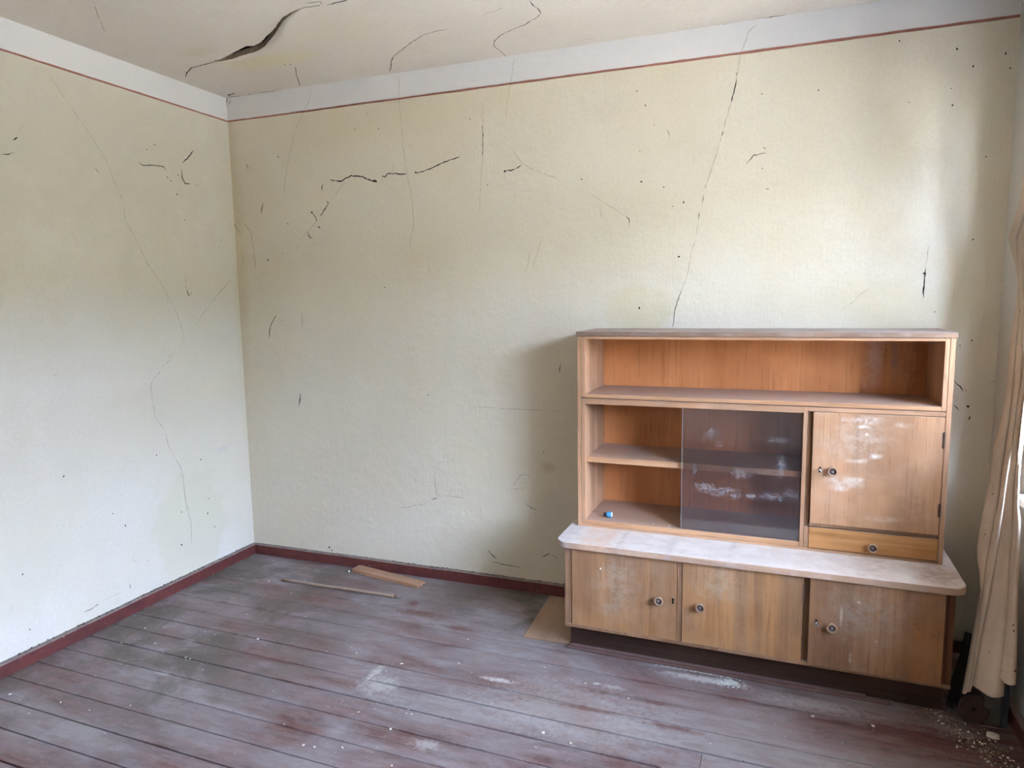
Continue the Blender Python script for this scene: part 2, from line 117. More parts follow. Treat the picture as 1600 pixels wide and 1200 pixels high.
# ---------------------------------------------------------------- node materials
class NM:
    def __init__(s, name, rough=0.8, spec=0.3):
        s.m = bpy.data.materials.new(name); s.m.use_nodes = True; s.t = s.m.node_tree
        s.b = s.t.nodes['Principled BSDF']; s.b.inputs['Roughness'].default_value = rough
        s.b.inputs['Specular IOR Level'].default_value = spec
        s.out = s.t.nodes['Material Output']; s._o = None; s._p = None
    def n(s, k): return s.t.nodes.new('ShaderNode'+k)
    def put(s, sock, v):
        if isinstance(v, bpy.types.NodeSocket): s.t.links.new(v, sock)
        elif v is not None:
            if isinstance(v, (tuple, list)) and len(v) == 3 and sock.type == 'RGBA': v = (*v, 1)
            sock.default_value = v
    def objc(s):
        if s._o is None: s._o = s.n('TexCoord').outputs['Object']
        return s._o
    def pos(s):
        if s._p is None: s._p = s.n('NewGeometry').outputs['Position']
        return s._p
    def mapping(s, v, scale=(1, 1, 1), loc=(0, 0, 0), rot=(0, 0, 0)):
        m = s.n('Mapping'); s.put(m.inputs[0], v); m.inputs['Scale'].default_value = scale; m.inputs['Location'].default_value = loc
        m.inputs['Rotation'].default_value = rot; return m.outputs[0]
    def noise(s, v, scale, detail=4, rough=0.55, dist=0.0):
        m = s.n('TexNoise'); s.put(m.inputs['Vector'], v); m.inputs['Scale'].default_value = scale
        m.inputs['Detail'].default_value = detail; m.inputs['Roughness'].default_value = rough; m.inputs['Distortion'].default_value = dist
        return m.outputs[0]
    def rng(s, v, a, b, lo=0.0, hi=1.0, smooth=True):
        m = s.n('MapRange'); m.interpolation_type = 'SMOOTHSTEP' if smooth else 'LINEAR'
        s.put(m.inputs['Value'], v)
        for k, x in (('From Min', a), ('From Max', b), ('To Min', lo), ('To Max', hi)): m.inputs[k].default_value = x
        return m.outputs[0]
    def math(s, op, a, b=None, clamp=False):
        m = s.n('Math'); m.operation = op; m.use_clamp = clamp; s.put(m.inputs[0], a); s.put(m.inputs[1], b); return m.outputs[0]
    def mix(s, f, a, b, mode='MIX'):
        m = s.n('Mix'); m.data_type = 'RGBA'; m.blend_type = mode
        s.put(m.inputs[0], f); s.put(m.inputs[6], a); s.put(m.inputs[7], b); return m.outputs[2]
    def sep(s, v):
        m = s.n('SeparateXYZ'); s.put(m.inputs[0], v); return m.outputs
    def blob(s, v, c, r, hard=0.35, warp=None):          # soft ellipse around c with radii r -> 0..1
        m = s.mapping(v, scale=(1/r[0], 1/r[1], 1/r[2]), loc=(-c[0]/r[0], -c[1]/r[1], -c[2]/r[2]))
        l = s.n('VectorMath'); l.operation = 'LENGTH'; s.put(l.inputs[0], m); d = l.outputs['Value']
        if warp is not None: d = s.math('ADD', d, warp)
        return s.rng(d, hard, 1.0, 1.0, 0.0)
    def bump(s, h, strength=0.3, dist=0.002, prev=None):
        m = s.n('Bump'); m.inputs['Strength'].default_value = strength; m.inputs['Distance'].default_value = dist
        s.put(m.inputs['Height'], h)
        if prev is not None: s.put(m.inputs['Normal'], prev)
        return m.outputs[0]
    def fin(s, col, normal=None, rough=None):
        s.put(s.b.inputs['Base Color'], col)
        if normal is not None: s.put(s.b.inputs['Normal'], normal)
        if rough is not None: s.put(s.b.inputs['Roughness'], rough)
        return s.m

def plaster(name, cream, pale, band=False, stains_shades=(), streak=True):
    k = NM(name, 0.88, 0.2); p = k.pos()
    n1 = k.noise(p, 1.3, 3); n2 = k.noise(p, 5.0, 4)
    c = k.mix(k.rng(n1, 0.35, 0.68), cream, pale)
    c = k.mix(k.rng(n2, 0.5, 0.75, 0, 0.25), c, tuple(x*f for x, f in zip(cream, (0.9, 0.87, 0.78))))
    n3 = k.noise(p, 34.0, 3, 0.6)
    c = k.mix(k.rng(n3, 0.66, 0.78, 0, 0.22), c, (0.42, 0.36, 0.27))
    c = k.mix(k.rng(k.noise(p, 75.0, 4, 0.7), 0.35, 0.65, 0, 0.16), c, tuple(x*0.72 for x in cream))
    for (ctr, rad, colr, f, hard) in stains_shades:
        w = k.math('MULTIPLY', k.math('SUBTRACT', k.noise(p, 9.0, 3), 0.5), 0.7)
        c = k.mix(k.math('MULTIPLY', k.blob(p, ctr, rad, hard, w), f), c, colr)
    if band:
        z = k.sep(p)[2]
        c = k.mix(k.rng(z, 2.519, 2.521, smooth=False), c, (0.66, 0.645, 0.63))
    h = k.noise(p, 16.0, 5, 0.6)
    b1 = k.bump(h, 0.8, 0.0048)
    st = k.noise(k.mapping(p, scale=(160, 160, 14)), 1.0, 3, 0.6, 0.3)
    b2 = k.bump(st, 0.9 if streak else 0.35, 0.0016, b1)
    fine = k.noise(p, 260.0, 2, 0.5)
    b3 = k.bump(fine, 0.6, 0.0010, b2)
    return k.fin(c, b3)

def wood(name, base, dark, axis='z', dust=0.15, dustc=(0.60, 0.55, 0.50), rough=0.55, scale=1.0, topdust=0.75, blot=0.5, dark2=None, seed=0.0, stains_shades=()):
    k = NM(name, rough, 0.15); v = k.mapping(k.objc(), loc=(seed, seed*0.7, seed*1.3))
    al, ac = 1.1*scale, 26.0*scale
    sc3 = {'z': (ac, ac, al), 'x': (al, ac, ac), 'y': (ac, al, ac)}[axis]
    g = k.noise(k.mapping(v, scale=sc3), 1.0, 6, 0.62, 0.5)
    fib = k.noise(k.mapping(v, scale=tuple(x*5.5 for x in sc3)), 1.0, 3, 0.6)
    bandn = k.noise(k.mapping(v, scale=tuple(x*0.22 for x in sc3)), 1.0, 2, 0.5, 0.2)
    c = k.mix(k.rng(g, 0.36, 0.66), base, dark)
    c = k.mix(k.rng(bandn, 0.44, 0.58, 0, 0.7), c, dark2 or tuple(x*0.75 for x in dark))
    c = k.mix(k.rng(fib, 0.54, 0.68, 0, 0.42), c, tuple(x*0.42 for x in dark))
    bl = k.noise(v, 3.2, 3, 0.6)
    c = k.mix(k.rng(bl, 0.45, 0.75, 0, blot), c, tuple(min(1, x*1.3) for x in base))
    late = name == 'worktop_veneer'
    def spots(c):
      for (ctr, rad, colr, f, hard) in stains_shades:
        w = k.math('MULTIPLY', k.math('SUBTRACT', k.noise(v, 16.0, 4, 0.65), 0.5), 1.3)
        brk = k.rng(k.noise(v, 34.0, 4, 0.7), 0.40, 0.58, 0.25, 1.0)
        c = k.mix(k.math('MULTIPLY', k.math('MULTIPLY', k.blob(k.objc(), ctr, rad, hard, w), brk), f*(.8 if name == 'veneer_door_worn' else 1)), c, colr)
      return c
    if not late: c = spots(c)
    dn = k.noise(v, 9.0, 5, 0.7)
    c = k.mix(k.rng(dn, 0.42, 0.78, dust*0.2, dust*1.25), c, dustc)
    nz = k.sep(k.n('NewGeometry').outputs['Normal'])[2]
    tn = k.rng(k.noise(v, 14.0, 5, 0.65), 0.3, 0.7, topdust*0.72, min(1.0, topdust*1.12))
    c = k.mix(k.math('MULTIPLY', k.rng(nz, 0.55, 0.9), tn), c, dustc)
    if late: c = spots(c)
    spk = k.noise(v, 90.0, 2, 0.5)
    c = k.mix(k.rng(spk, 0.73, 0.77, 0, 0.6), c, (0.10, 0.06, 0.04))
    b = k.bump(fib, 0.25, 0.0008)
    return k.fin(c, b)

CREAM = (0.655, 0.59, 0.455); PALE = (0.68, 0.63, 0.515); YEL = (0.60, 0.53, 0.35); WHT = (0.76, 0.75, 0.70)
M = {}
M['wall_back'] = plaster('plaster_back', CREAM, PALE, True, [
    ((2.33, 0, 1.44), (0.20, 1, 0.14), YEL, 0.55, 0.6), ((0.0, 0, 1.9), (0.10, 1, 1.3), (0.56, 0.47, 0.31), 0.55, 0.2),
    ((3.66, 0, 1.6), (0.16, 1, 1.6), (0.58, 0.50, 0.34), 0.5, 0.3), ((0.9, 0, 2.42), (0.9, 1, 0.16), (0.62, 0.54, 0.38), 0.45, 0.2),
    ((3.3, 0, 1.45), (0.45, 1, 0.14), YEL, 0.4, 0.3), ((1.6, 0, 0.5), (0.6, 1, 0.6), YEL, 0.35, 0.2), ((1.88, 0, 0.66), (0.06, 1, 0.04), (0.45, 0.34, 0.2), 0.5, 0.2)])
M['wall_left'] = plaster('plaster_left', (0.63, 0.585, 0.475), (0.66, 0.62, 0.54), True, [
    ((0, -1.3, 2.35), (1, 2.2, 0.75), (0.50, 0.46, 0.365), 0.6, 0.2),  # upper wall darkened in the colour, standing in for shade
    ((0, -0.46, 0.30), (1, 0.27, 0.36), (0.57, 0.54, 0.40), 0.6, 0.75), ((0, -1.4, 0.35), (1, 0.35, 0.2), (0.60, 0.56, 0.45), 0.5, 0.4),
    ((0, -0.2, 0.68), (1, 0.07, 0.025), (0.5, 0.5, 0.5), 0.5, 0.1), ((0, 0, 1.3), (1, 0.05, 1.4), YEL, 0.4, 0.2)], streak=False)
M['wall_plain'] = plaster('plaster_grey_white', (0.56, 0.53, 0.47), (0.60, 0.575, 0.52))
M['ceiling'] = plaster('ceiling_paint', (0.71, 0.645, 0.56), (0.73, 0.67, 0.59), False, [
    ((0.63, -0.40, 2.64), (0.34, 0.13, 0.5), (0.70, 0.62, 0.42), 0.8, 0.35), ((0.42, -0.62, 2.64), (0.16, 0.08, 0.5), (0.62, 0.55, 0.39), 0.4, 0.2),
    ((1.1, -0.6, 2.64), (0.5, 0.25, 0.5), (0.68, 0.61, 0.47), 0.4, 0.2)], streak=False)
def flat(name, c, rough=0.8, spec=0.3, metal=0.0):
    k = NM(name, rough, spec); k.b.inputs['Metallic'].default_value = metal
    n = k.noise(k.objc(), 30.0, 3)
    return k.fin(k.mix(k.rng(n, 0.3, 0.7), tuple(x*0.85 for x in c), tuple(min(1, x*1.12) for x in c)))
M['stripe'] = flat('red_brown_line', (0.33, 0.14, 0.10), 0.9)
M['crack'] = flat('crack_dark', (0.050, 0.038, 0.028), 1.0, 0.0)
M['crack_faint'] = flat('crack_faint', (0.40, 0.345, 0.26), 1.0, 0.0)
M['crack_edge'] = flat('plaster_core', (0.36, 0.28, 0.19), 1.0, 0.05)
M['dirt'] = flat('debris', (0.27, 0.21, 0.145), 0.95, 0.1)
M['chip'] = flat('plaster_chip', (0.72, 0.66, 0.55), 0.95, 0.1)
M['speck'] = flat('dark_crumb', (0.07, 0.05, 0.04), 0.95, 0.1)
M['powder'] = flat('white_powder', (0.66, 0.66, 0.62), 1.0, 0.0)
M['steel'] = flat('old_steel', (0.42, 0.40, 0.38), 0.4, 0.5, 0.9)
M['hinge'] = flat('rusty_hinge', (0.12, 0.075, 0.05), 0.6, 0.4, 0.5)
M['black'] = flat('dark_hole', (0.012, 0.009, 0.007), 1.0, 0.0)
M['winwhite'] = flat('white_window_paint', (0.72, 0.71, 0.68), 0.5, 0.4)

# floor paint: worn ox-red boards under grey dust
def floor_mat():
    k = NM('floor_boards', 0.62, 0.35); p = k.pos()
    oi = k.n('ObjectInfo').outputs['Random']
    g = k.noise(k.mapping(p, scale=(3.0, 60, 10)), 1.0, 5, 0.65, 0.4)
    g2 = k.noise(k.mapping(p, scale=(9.0, 170, 10)), 1.0, 3, 0.6)
    red = k.mix(k.rng(g, 0.35, 0.68), (0.165, 0.066, 0.055), (0.085, 0.044, 0.038))
    red = k.mix(k.rng(g2, 0.55, 0.70, 0, 0.5), red, (0.05, 0.03, 0.028))
    d1 = k.noise(k.mapping(p, scale=(1.3, 3.6, 1)), 1.0, 6, 0.68, 0.6)
    d2 = k.noise(k.mapping(p, scale=(7, 26, 1)), 1.0, 5, 0.7, 0.3)
    f = k.math('ADD', k.rng(d1, 0.34, 0.60, 0.18, 0.92), k.rng(d2, 0.3, 0.7, -0.24, 0.18))
    x, y, z = k.sep(p)
    f = k.math('SUBTRACT', f, k.math('MULTIPLY', k.blob(p, (3.8, -0.55, 0), (0.85, 0.9, 1), 0.25), 0.42))     # pale dust cut back to paint shade into the window corner
    f = k.math('MULTIPLY', f, k.math('ADD', 0.85, k.math('MULTIPLY', oi, 0.25)), True)
    c = k.mix(f, red, (0.285, 0.252, 0.250))
    gr = k.rng(k.noise(p, 2.2, 5, 0.7, 0.5), 0.42, 0.60)
    near = k.math('MAXIMUM', k.blob(p, (0.30, -0.85, 0), (1.1, 1.5, 1), 0.3), k.blob(p, (1.9, -0.2, 0), (0.9, 0.35, 1), 0.3))
    c = k.mix(k.math('MULTIPLY', k.math('MULTIPLY', gr, near), 0.8), c, (0.105, 0.088, 0.066))                  # olive grime near the corner
    for (cx, cy, rx, ry, f2) in [(1.93, -0.845, .10, .022, .75), (2.31, -0.742, .03, .014, .7), (2.37, -0.745, .07, .02, .4), (1.50, -1.03, .12, .09, .45), (1.44, -0.95, .03, .08, .5),
                                 (2.70, -0.575, .22, .035, .75), (1.85, -1.30, .08, .04, .4), (3.1, -0.62, .3, .05, .3), (0.62, -1.25, .05, .02, .35), (0.5, -1.0, .05, .02, .3), (2.25,-.95,.5,.25,.22)]:
        w = k.math('MULTIPLY', k.math('SUBTRACT', k.noise(p, 45.0, 4, 0.7), 0.5), 1.8)
        c = k.mix(k.math('MULTIPLY', k.blob(p, (cx, cy, 0), (rx, ry, 1), 0.1, w), f2), c, (0.62, 0.61, 0.58))
    for (cx, cy, rx, ry) in [(1.35, -0.42, .16, .04), (1.27, -0.33, .05, .05), (1.6, -0.5, .12, .03), (2.55, -0.80, .08, .015), (2.62, -0.93, .16, .02), (2.3, -0.92, .2, .02), (0.75, -0.45, .14, .04)]:
        w = k.math('MULTIPLY', k.math('SUBTRACT', k.noise(p, 30.0, 4, 0.7), 0.5), 1.6)
        c = k.mix(k.math('MULTIPLY', k.blob(p, (cx, cy, 0), (rx, ry, 1), 0.1, w), 0.8), c, (0.15, 0.062, 0.052))
    sp = k.noise(p, 150.0, 2, 0.5)
    c = k.mix(k.rng(sp, 0.70, 0.74, 0, 0.6), c, (0.55, 0.52, 0.48))
    sp2 = k.noise(k.mapping(p, loc=(3, 5, 0)), 120.0, 2, 0.5)
    c = k.mix(k.rng(sp2, 0.71, 0.745, 0, 0.8), c, (0.05, 0.035, 0.03))
    b = k.bump(g2, 0.35, 0.0010); b = k.bump(k.noise(p, 60, 4, 0.6), 0.3, 0.0008, b)
    return k.fin(c, b, k.rng(f, 0.2, 0.9, 0.42, 0.85))
M['floor'] = floor_mat()
def skirting_mat():
    k = NM('skirting_paint', 0.45, 0.4); p = k.pos()
    c = k.mix(k.rng(k.noise(p, 18, 4), 0.35, 0.7), (0.135, 0.036, 0.030), (0.095, 0.028, 0.025))
    nz = k.sep(k.n('NewGeometry').outputs['Normal'])[2]
    c = k.mix(k.math('MULTIPLY', k.rng(nz, 0.3, 0.8), k.rng(k.noise(p, 30, 4), 0.3, 0.7, 0.55, 0.95)), c, (0.25, 0.215, 0.19))
    c = k.mix(k.rng(k.noise(p, 70, 3), 0.68, 0.74, 0, 0.7), c, (0.4, 0.33, 0.27))
    return k.fin(c, k.bump(k.noise(p, 40, 4), 0.3, 0.001))
M['skirt'] = skirting_mat()

DUSTC = (0.50, 0.44, 0.40)
M['door'] = wood('veneer_door', (0.45, 0.225, 0.090), (0.28, 0.135, 0.060), 'z', 0.22, (0.46, 0.36, 0.25), 0.5, 1.0, 0.7, 0.45, (0.25, 0.135, 0.07), 0.0,
   [((0.22, -.2, 0.33), (.12, 1, .20), (0.42, 0.335, 0.25), .55, .1), ((0.62, -.2, 0.40), (.14, 1, .10), (0.45, 0.36, 0.25), .5, .1), ((0.62, -.2, 0.15), (.18, 1, .06), (0.46, 0.26, 0.12), .4, .1)])
M['door_dark'] = wood('veneer_door_stained', (0.40, 0.205, 0.095), (0.25, 0.120, 0.055), 'z', 0.20, (0.40, 0.31, 0.24), 0.45, 1.0, 0.7, 0.35, (0.19, 0.095, 0.05), 2.0,
   [((1.13, -.2, 0.36), (.17, 1, .16), (0.36, 0.285, 0.225), .6, .1), ((1.32, -.2, 0.22), (.09, 1, .30), (0.36, 0.15, 0.05), .75, .2), ((1.085, -.2, 0.185), (.006, 1, .03), (.6, .5, .4), .9, .3), ((1.165, -.2, 0.262), (.006, 1, .006), (.65, .58, .5), .9, .3), ((1.105, -.2, 0.40), (.008, 1, .006), (.6, .5, .4), .8, .3), ((1.05, -.2, 0.34), (.008, 1, .05), (.62, .5, .38), .6, .2), ((1.1, -.2, 0.13), (.3, 1, .07), (0.20, 0.10, 0.05), .55, .1)])
M['door_worn'] = wood('veneer_door_worn', (0.46, 0.25, 0.13), (0.36, 0.18, 0.09), 'z', 0.22, (0.52, 0.40, 0.29), 0.4, 0.9, 0.7, 0.5, (0.31, 0.16, 0.08), 4.0,
   [((u, 0, z-.4992), (a, 1, c_), col, f, h) for u, z, a, c_, col, f, h in (
    (1.10, .95, .15, .12, (0.50, 0.40, 0.31), .65, .05), (1.12, 1.03, .10, .022, (0.66, 0.60, 0.52), .8, .0), (1.24, 1.015, .05, .02, (0.62, 0.55, 0.47), .6, .0),
    (1.11, 1.003, .028, .010, (0.86, 0.82, 0.74), .95, .0), (1.125, .975, .008, .008, (0.86, 0.80, 0.72), .9, .0), (1.155, .893, .040, .018, (0.82, 0.76, 0.68), .9, .0), (1.10, .872, .05, .012, (0.66, 0.58, 0.49), .7, .0),
    (1.05, .785, .10, .035, (0.62, 0.55, 0.47), .75, .0), (1.03, .76, .045, .02, (0.76, 0.71, 0.64), .8, .0), (1.10, .80, .05, .012, (0.70, 0.63, 0.54), .7, .0),
    (1.29, .70, .10, .08, (0.25, 0.12, 0.06), .6, .1), (1.02, .65, .10, .04, (0.36, 0.17, 0.08), .5, .1), (1.20, .655, .10, .02, (0.56, 0.45, 0.34), .6, .0))])
M['drawer'] = wood('veneer_drawer', (0.48, 0.240, 0.090), (0.36, 0.155, 0.048), 'x', 0.10, (0.50, 0.36, 0.23), 0.45, 0.8, 0.7, 0.5, None, 6.0)
M['frame'] = wood('frame_wood', (0.52, 0.285, 0.155), (0.38, 0.20, 0.105), 'x', 0.20, (0.46, 0.36, 0.27), 0.55, 1.0, 0.62, 0.4, None, 1.0)
M['frame_v'] = wood('frame_wood_upright', (0.50, 0.275, 0.15), (0.38, 0.20, 0.105), 'z', 0.18, (0.48, 0.37, 0.28), 0.55, 1.0, 0.6, 0.4, None, 1.5)
M['inner'] = wood('inner_panel', (0.53, 0.215, 0.080), (0.46, 0.175, 0.060), 'z', 0.04, (0.52, 0.33, 0.21), 0.5, 0.8, 0.6, 0.5, (0.40, 0.145, 0.048), 3.0,
   [((1.17, .33, .72), (.05, 1, .2), (0.52, 0.34, 0.25), .7, .2), ((1.245, .33, .72), (.022, 1, .2), (0.22, 0.13, 0.10), .6, .1), ((1.31, .33, .70), (.05, 1, .25), (0.30, 0.13, 0.06), .6, .2), ((1.03, .33, .60), (.03, 1, .03), (0.50, 0.20, 0.06), .6, .1)])
M['shelf'] = wood('shelf_wood', (0.52, 0.29, 0.15), (0.42, 0.22, 0.11), 'x', 0.10, (0.41, 0.30, 0.235), 0.5, 1.0, 0.8, 0.3, None, 5.0)
M['side'] = wood('side_wood', (0.34, 0.19, 0.10), (0.25, 0.13, 0.065), 'z', 0.20, (0.42, 0.33, 0.27), 0.6, 1.0, 0.6, 0.3, None, 7.0)
M['side_red'] = wood('side_wood_dark', (0.17, 0.065, 0.028), (0.12, 0.045, 0.02), 'z', 0.08, (0.35, 0.25, 0.2), 0.55, 1.0, 0.6, 0.3, None, 8.0)
M['worktop'] = wood('worktop_veneer', (0.46, 0.29, 0.18), (0.36, 0.22, 0.14), 'x', 0.30, (0.66, 0.60, 0.54), 0.6, 1.0, 0.95, 0.3, None, 9.0,
   [((0.13, -.1, .49), (.085, .3, .3), (0.62, 0.40, 0.26), .6, .5), ((0.225, -.1, .49), (.018, .3, .3), (0.30, 0.25, 0.23), .5, .1), ((0.43, -.1, .49), (.02, .3, .3), (0.36, 0.33, 0.35), .4, .1), ((0.66, -.1, .49), (.03, .3, .3), (0.36, 0.31, 0.30), .35, .1), ((1.16, -.1, .49), (.10, .3, .3), (0.42, 0.29, 0.22), .4, .3), ((1.36, -.1, .49), (.10, .3, .3), (0.34, 0.23, 0.18), .6, .2), ((0.0, -.1, .49), (.06, .3, .3), (0.40, 0.40, 0.42), .5, .3)])
M['topboard'] = wood('top_board', (0.42, 0.26, 0.16), (0.26, 0.15, 0.09), 'x', 0.35, (0.42, 0.36, 0.32), 0.65, 1.2, 0.8, 0.3, (0.12, 0.07, 0.045), 11.0)
M['plinth'] = wood('plinth_wood', (0.070, 0.038, 0.026), (0.045, 0.025, 0.018), 'x', 0.06, (0.2, 0.15, 0.12), 0.5, 1.0, 0.4, 0.3, None, 12.0)
M['ply'] = wood('plywood', (0.36, 0.215, 0.125), (0.29, 0.165, 0.095), 'y', 0.15, (0.42, 0.34, 0.28), 0.6, 0.6, 0.35, 0.5, None, 13.0)
M['strip'] = wood('reddish_strip', (0.20, 0.105, 0.08), (0.14, 0.065, 0.05), 'x', 0.2, (0.30, 0.22, 0.21), 0.6, 1.0, 0.45, 0.3, None, 14.0)
M['batten'] = wood('fresh_batten', (0.46, 0.255, 0.15), (0.38, 0.20, 0.11), 'x', 0.15, (0.5, 0.38, 0.3), 0.6, 0.8, 0.25, 0.4, None, 15.0)
M['stick'] = wood('stick_wood', (0.36, 0.25, 0.17), (0.26, 0.17, 0.11), 'x', 0.3, (0.42, 0.36, 0.31), 0.7, 1.0, 0.5, 0.4, None, 16.0)
M['knob'] = wood('turned_knob', (0.40, 0.25, 0.15), (0.30, 0.18, 0.10), 'y', 0.25, (0.50, 0.40, 0.31), 0.5, 3.0, 0.5, 0.4, None, 17.0)
M['knob_cup'] = flat('knob_cup', (0.11, 0.07, 0.055), 0.5)
M['knob_dot'] = flat('knob_button', (0.22, 0.165, 0.15), 0.5)
M['lid'] = flat('brown_lid', (0.085, 0.048, 0.038), 0.6)
M['post'] = flat('grey_post', (0.135, 0.12, 0.10), 0.8)
M['bristle'] = flat('black_bristle', (0.018, 0.015, 0.014), 0.6)
M['grime'] = flat('grime', (0.11, 0.075, 0.05), 0.95, .1)

# ---------------------------------------------------------------- room shell
def structure(o, kind='structure'): o['kind'] = kind; return o
def bumpy(a, b, u, v, amp=0.003):      # gentle waviness of old plaster
    return amp*noise.noise(Vector((u*1.3+a, v*1.3+b, a))) + amp*0.45*noise.noise(Vector((u*5+b, v*5, a)))
def wall_grid(name, mat, P, u0, u1, v0, v1, step, thick_box, parent=None):
    bm = bmesh.new(); nu = max(2, round((u1-u0)/step)); nv = max(2, round((v1-v0)/step))
    g = [[bm.verts.new(P(u0+(u1-u0)*i/nu, v0+(v1-v0)*j/nv)) for j in range(nv+1)] for i in range(nu+1)]
    for i in range(nu):
        for j in range(nv): bm.faces.new((g[i][j], g[i+1][j], g[i+1][j+1], g[i][j+1]))
    for f in bm.faces: f.smooth = True
    box(bm, *thick_box)
    return structure(obj(name, bm, mat, parent))
def edge(u, u0, u1): return min(1.0, max(0.0, min(u-u0, u1-u)/0.15))
wb = wall_grid('wall_back', M['wall_back'], lambda u, v: (u, -0.001+bumpy(1, 2, u, v)*edge(u, 0, W)*edge(v, 0, 2.6), v), 0, W, 0, H, 0.045, (-0.3, W+0.55, 0.012, 0.3, -0.2, H+0.2))
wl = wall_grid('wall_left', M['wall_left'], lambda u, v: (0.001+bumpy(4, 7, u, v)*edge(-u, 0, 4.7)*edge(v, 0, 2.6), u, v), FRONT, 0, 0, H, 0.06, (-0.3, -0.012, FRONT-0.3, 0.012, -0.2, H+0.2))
structure(boxo('wall_front', 0, W+0.55, FRONT-0.3, FRONT, -0.2, H+0.2, flat('far_wall_paint', (0.62, 0.53, 0.40), 0.9), None, 0))
bm = bmesh.new()
ys = [FRONT, WINS[0][1], WINS[0][0], 0.012]
box(bm, W, W+0.55, FRONT, 0.012, -0.2, WZ0); box(bm, W, W+0.55, FRONT, 0.012, WZ1, H+0.2)
for a, b in ((0, 1), (2, 3)): box(bm, W, W+0.55, ys[a], ys[b], WZ0, WZ1)
wr = structure(obj('wall_right', bm, M['wall_plain']))
for i, (ya, yb) in enumerate(WINS):
    wn = empty('window_%d' % (i+1), (W+0.45, (ya+yb)/2, WZ0)); structure(wn)
    hw = (ya-yb)/2; hh = WZ1-WZ0
    bm = bmesh.new()
    box(bm, -.03, .03, -hw, -hw+.05, 0, hh); box(bm, -.03, .03, hw-.05, hw, 0, hh); box(bm, -.03, .03, -hw+.05, hw-.05, 0, .05); box(bm, -.03, .03, -hw+.05, hw-.05, hh-.05, hh)
    box(bm, -.03, .03, -.03, .03, .05, hh-.05); box(bm, -.028, .028, -hw+.05, -.03, hh*.68, hh*.68+.045); box(bm, -.028, .028, .03, hw-.05, hh*.68, hh*.68+.045)
    obj('window_frame', bm, M['winwhite'], wn)
    k = NM('pane_glass'); t = k.n('BsdfTransparent'); t.inputs[0].default_value = (0.93, 0.95, 0.95, 1); gl = k.n('BsdfGlossy'); gl.inputs['Roughness'].default_value = 0.02
    mx = k.n('MixShader'); mx.inputs[0].default_value = 0.06; k.t.links.new(t.outputs[0], mx.inputs[1]); k.t.links.new(gl.outputs[0], mx.inputs[2]); k.t.links.new(mx.outputs[0], k.out.inputs[0])
    for (a, b) in ((-hw+.05, -.03), (.03, hw-.05)):
        for (c, d) in ((.05, hh*.68), (hh*.68+.045, hh-.05)):
            boxo('window_pane', -.002, .002, a, b, c, d, k.m, wn, 0)
    boxo('window_sill', -.45-.03, -.032, -hw+.002, hw-.002, 0.0, .028, M['winwhite'], wn, .003)

# ceiling with the big open crack cut through its plaster
def smooth_noise(pts, amp, n=5, seed=0):
    rnd = random.Random(seed); out = []
    for (a, b) in zip(pts, pts[1:]):
        for i in range(n):
            t = i/n; out.append((a[0]+(b[0]-a[0])*t + rnd.uniform(-amp, amp)*(1 if i else 0.3), a[1]+(b[1]-a[1])*t + rnd.uniform(-amp, amp)*(1 if i else 0.3)))
    out.append(tuple(pts[-1])); return out
cf = smooth_noise(CRACK_FRONT, 0.0018, 4, 1); cb = smooth_noise(CRACK_BACK, 0.0012, 4, 2)
ring = cf + cb[::-1]
bm = bmesh.new()
outer = [bm.verts.new((x, y, H)) for x, y in ((0, 0), (W, 0), (W, FRONT), (0, FRONT))]
hole = [bm.verts.new((x, y, H)) for x, y in ring]
es = [bm.edges.new((outer[i], outer[(i+1) % 4])) for i in range(4)] + [bm.edges.new((hole[i], hole[(i+1) % len(hole)])) for i in range(len(hole))]
bmesh.ops.triangle_fill(bm, edges=es, use_beauty=True)
box(bm, -0.3, W+0.55, FRONT-0.3, 0.3, H+0.045, H+0.25)
cl = structure(obj('ceiling', bm, M['ceiling']))
bm = bmesh.new()
lo = [bm.verts.new((x, y, H+.0003)) for x, y in ring]; hi = [bm.verts.new((x, y, H+.04)) for x, y in ring]
for i in range(len(ring)):
    j = (i+1) % len(ring); bm.faces.new((lo[i], lo[j], hi[j], hi[i]))
bm.faces.new(hi)
tag(obj('crack_recess', bm, M['crack'], cl), 'dark open gap in the ceiling plaster')
bm = bmesh.new(); prof = []
nb = len(cb)
for i, (x, y) in enumerate(cb):        # the plaster lip that has dropped on the window-wall side of the crack
    t = i/(nb-1); w = math.sin(math.pi*min(1, t*1.15+.05))**0.6 if t*1.15+.05 < 1 else 0.02
    dx, dy = (cb[min(i+1, nb-1)][0]-cb[max(i-1, 0)][0]), (cb[min(i+1, nb-1)][1]-cb[max(i-1, 0)][1])
    L = math.hypot(dx, dy) or 1; nx, ny = -dy/L, dx/L
    if ny < 0: nx, ny = -nx, -ny
    drop = 0.001+0.013*w*(1-0.4*t)+random.uniform(0, .0012)
    reach = (0.02+0.15*w)
    prof.append([(x, y, H+.012), (x-nx*.001, y-ny*.001, H-drop), (x+nx*reach*.25, y+ny*reach*.25, H-drop*.9), (x+nx*reach*.6, y+ny*reach*.6, H-drop*.4), (x+nx*reach, y+ny*reach, H-.0004)])
vs = [[bm.verts.new(p) for p in r] for r in prof]
for a, b in zip(vs, vs[1:]):
    for k_ in range(4):
        f = bm.faces.new((a[k_], b[k_], b[k_+1], a[k_+1])); f.material_index = 1 if k_ == 0 else 0; f.smooth = k_ > 0
tag(obj('sagging_plaster', bm, [M['ceiling'], M['crack_edge']], cl), 'plaster lip hanging below the open ceiling crack')

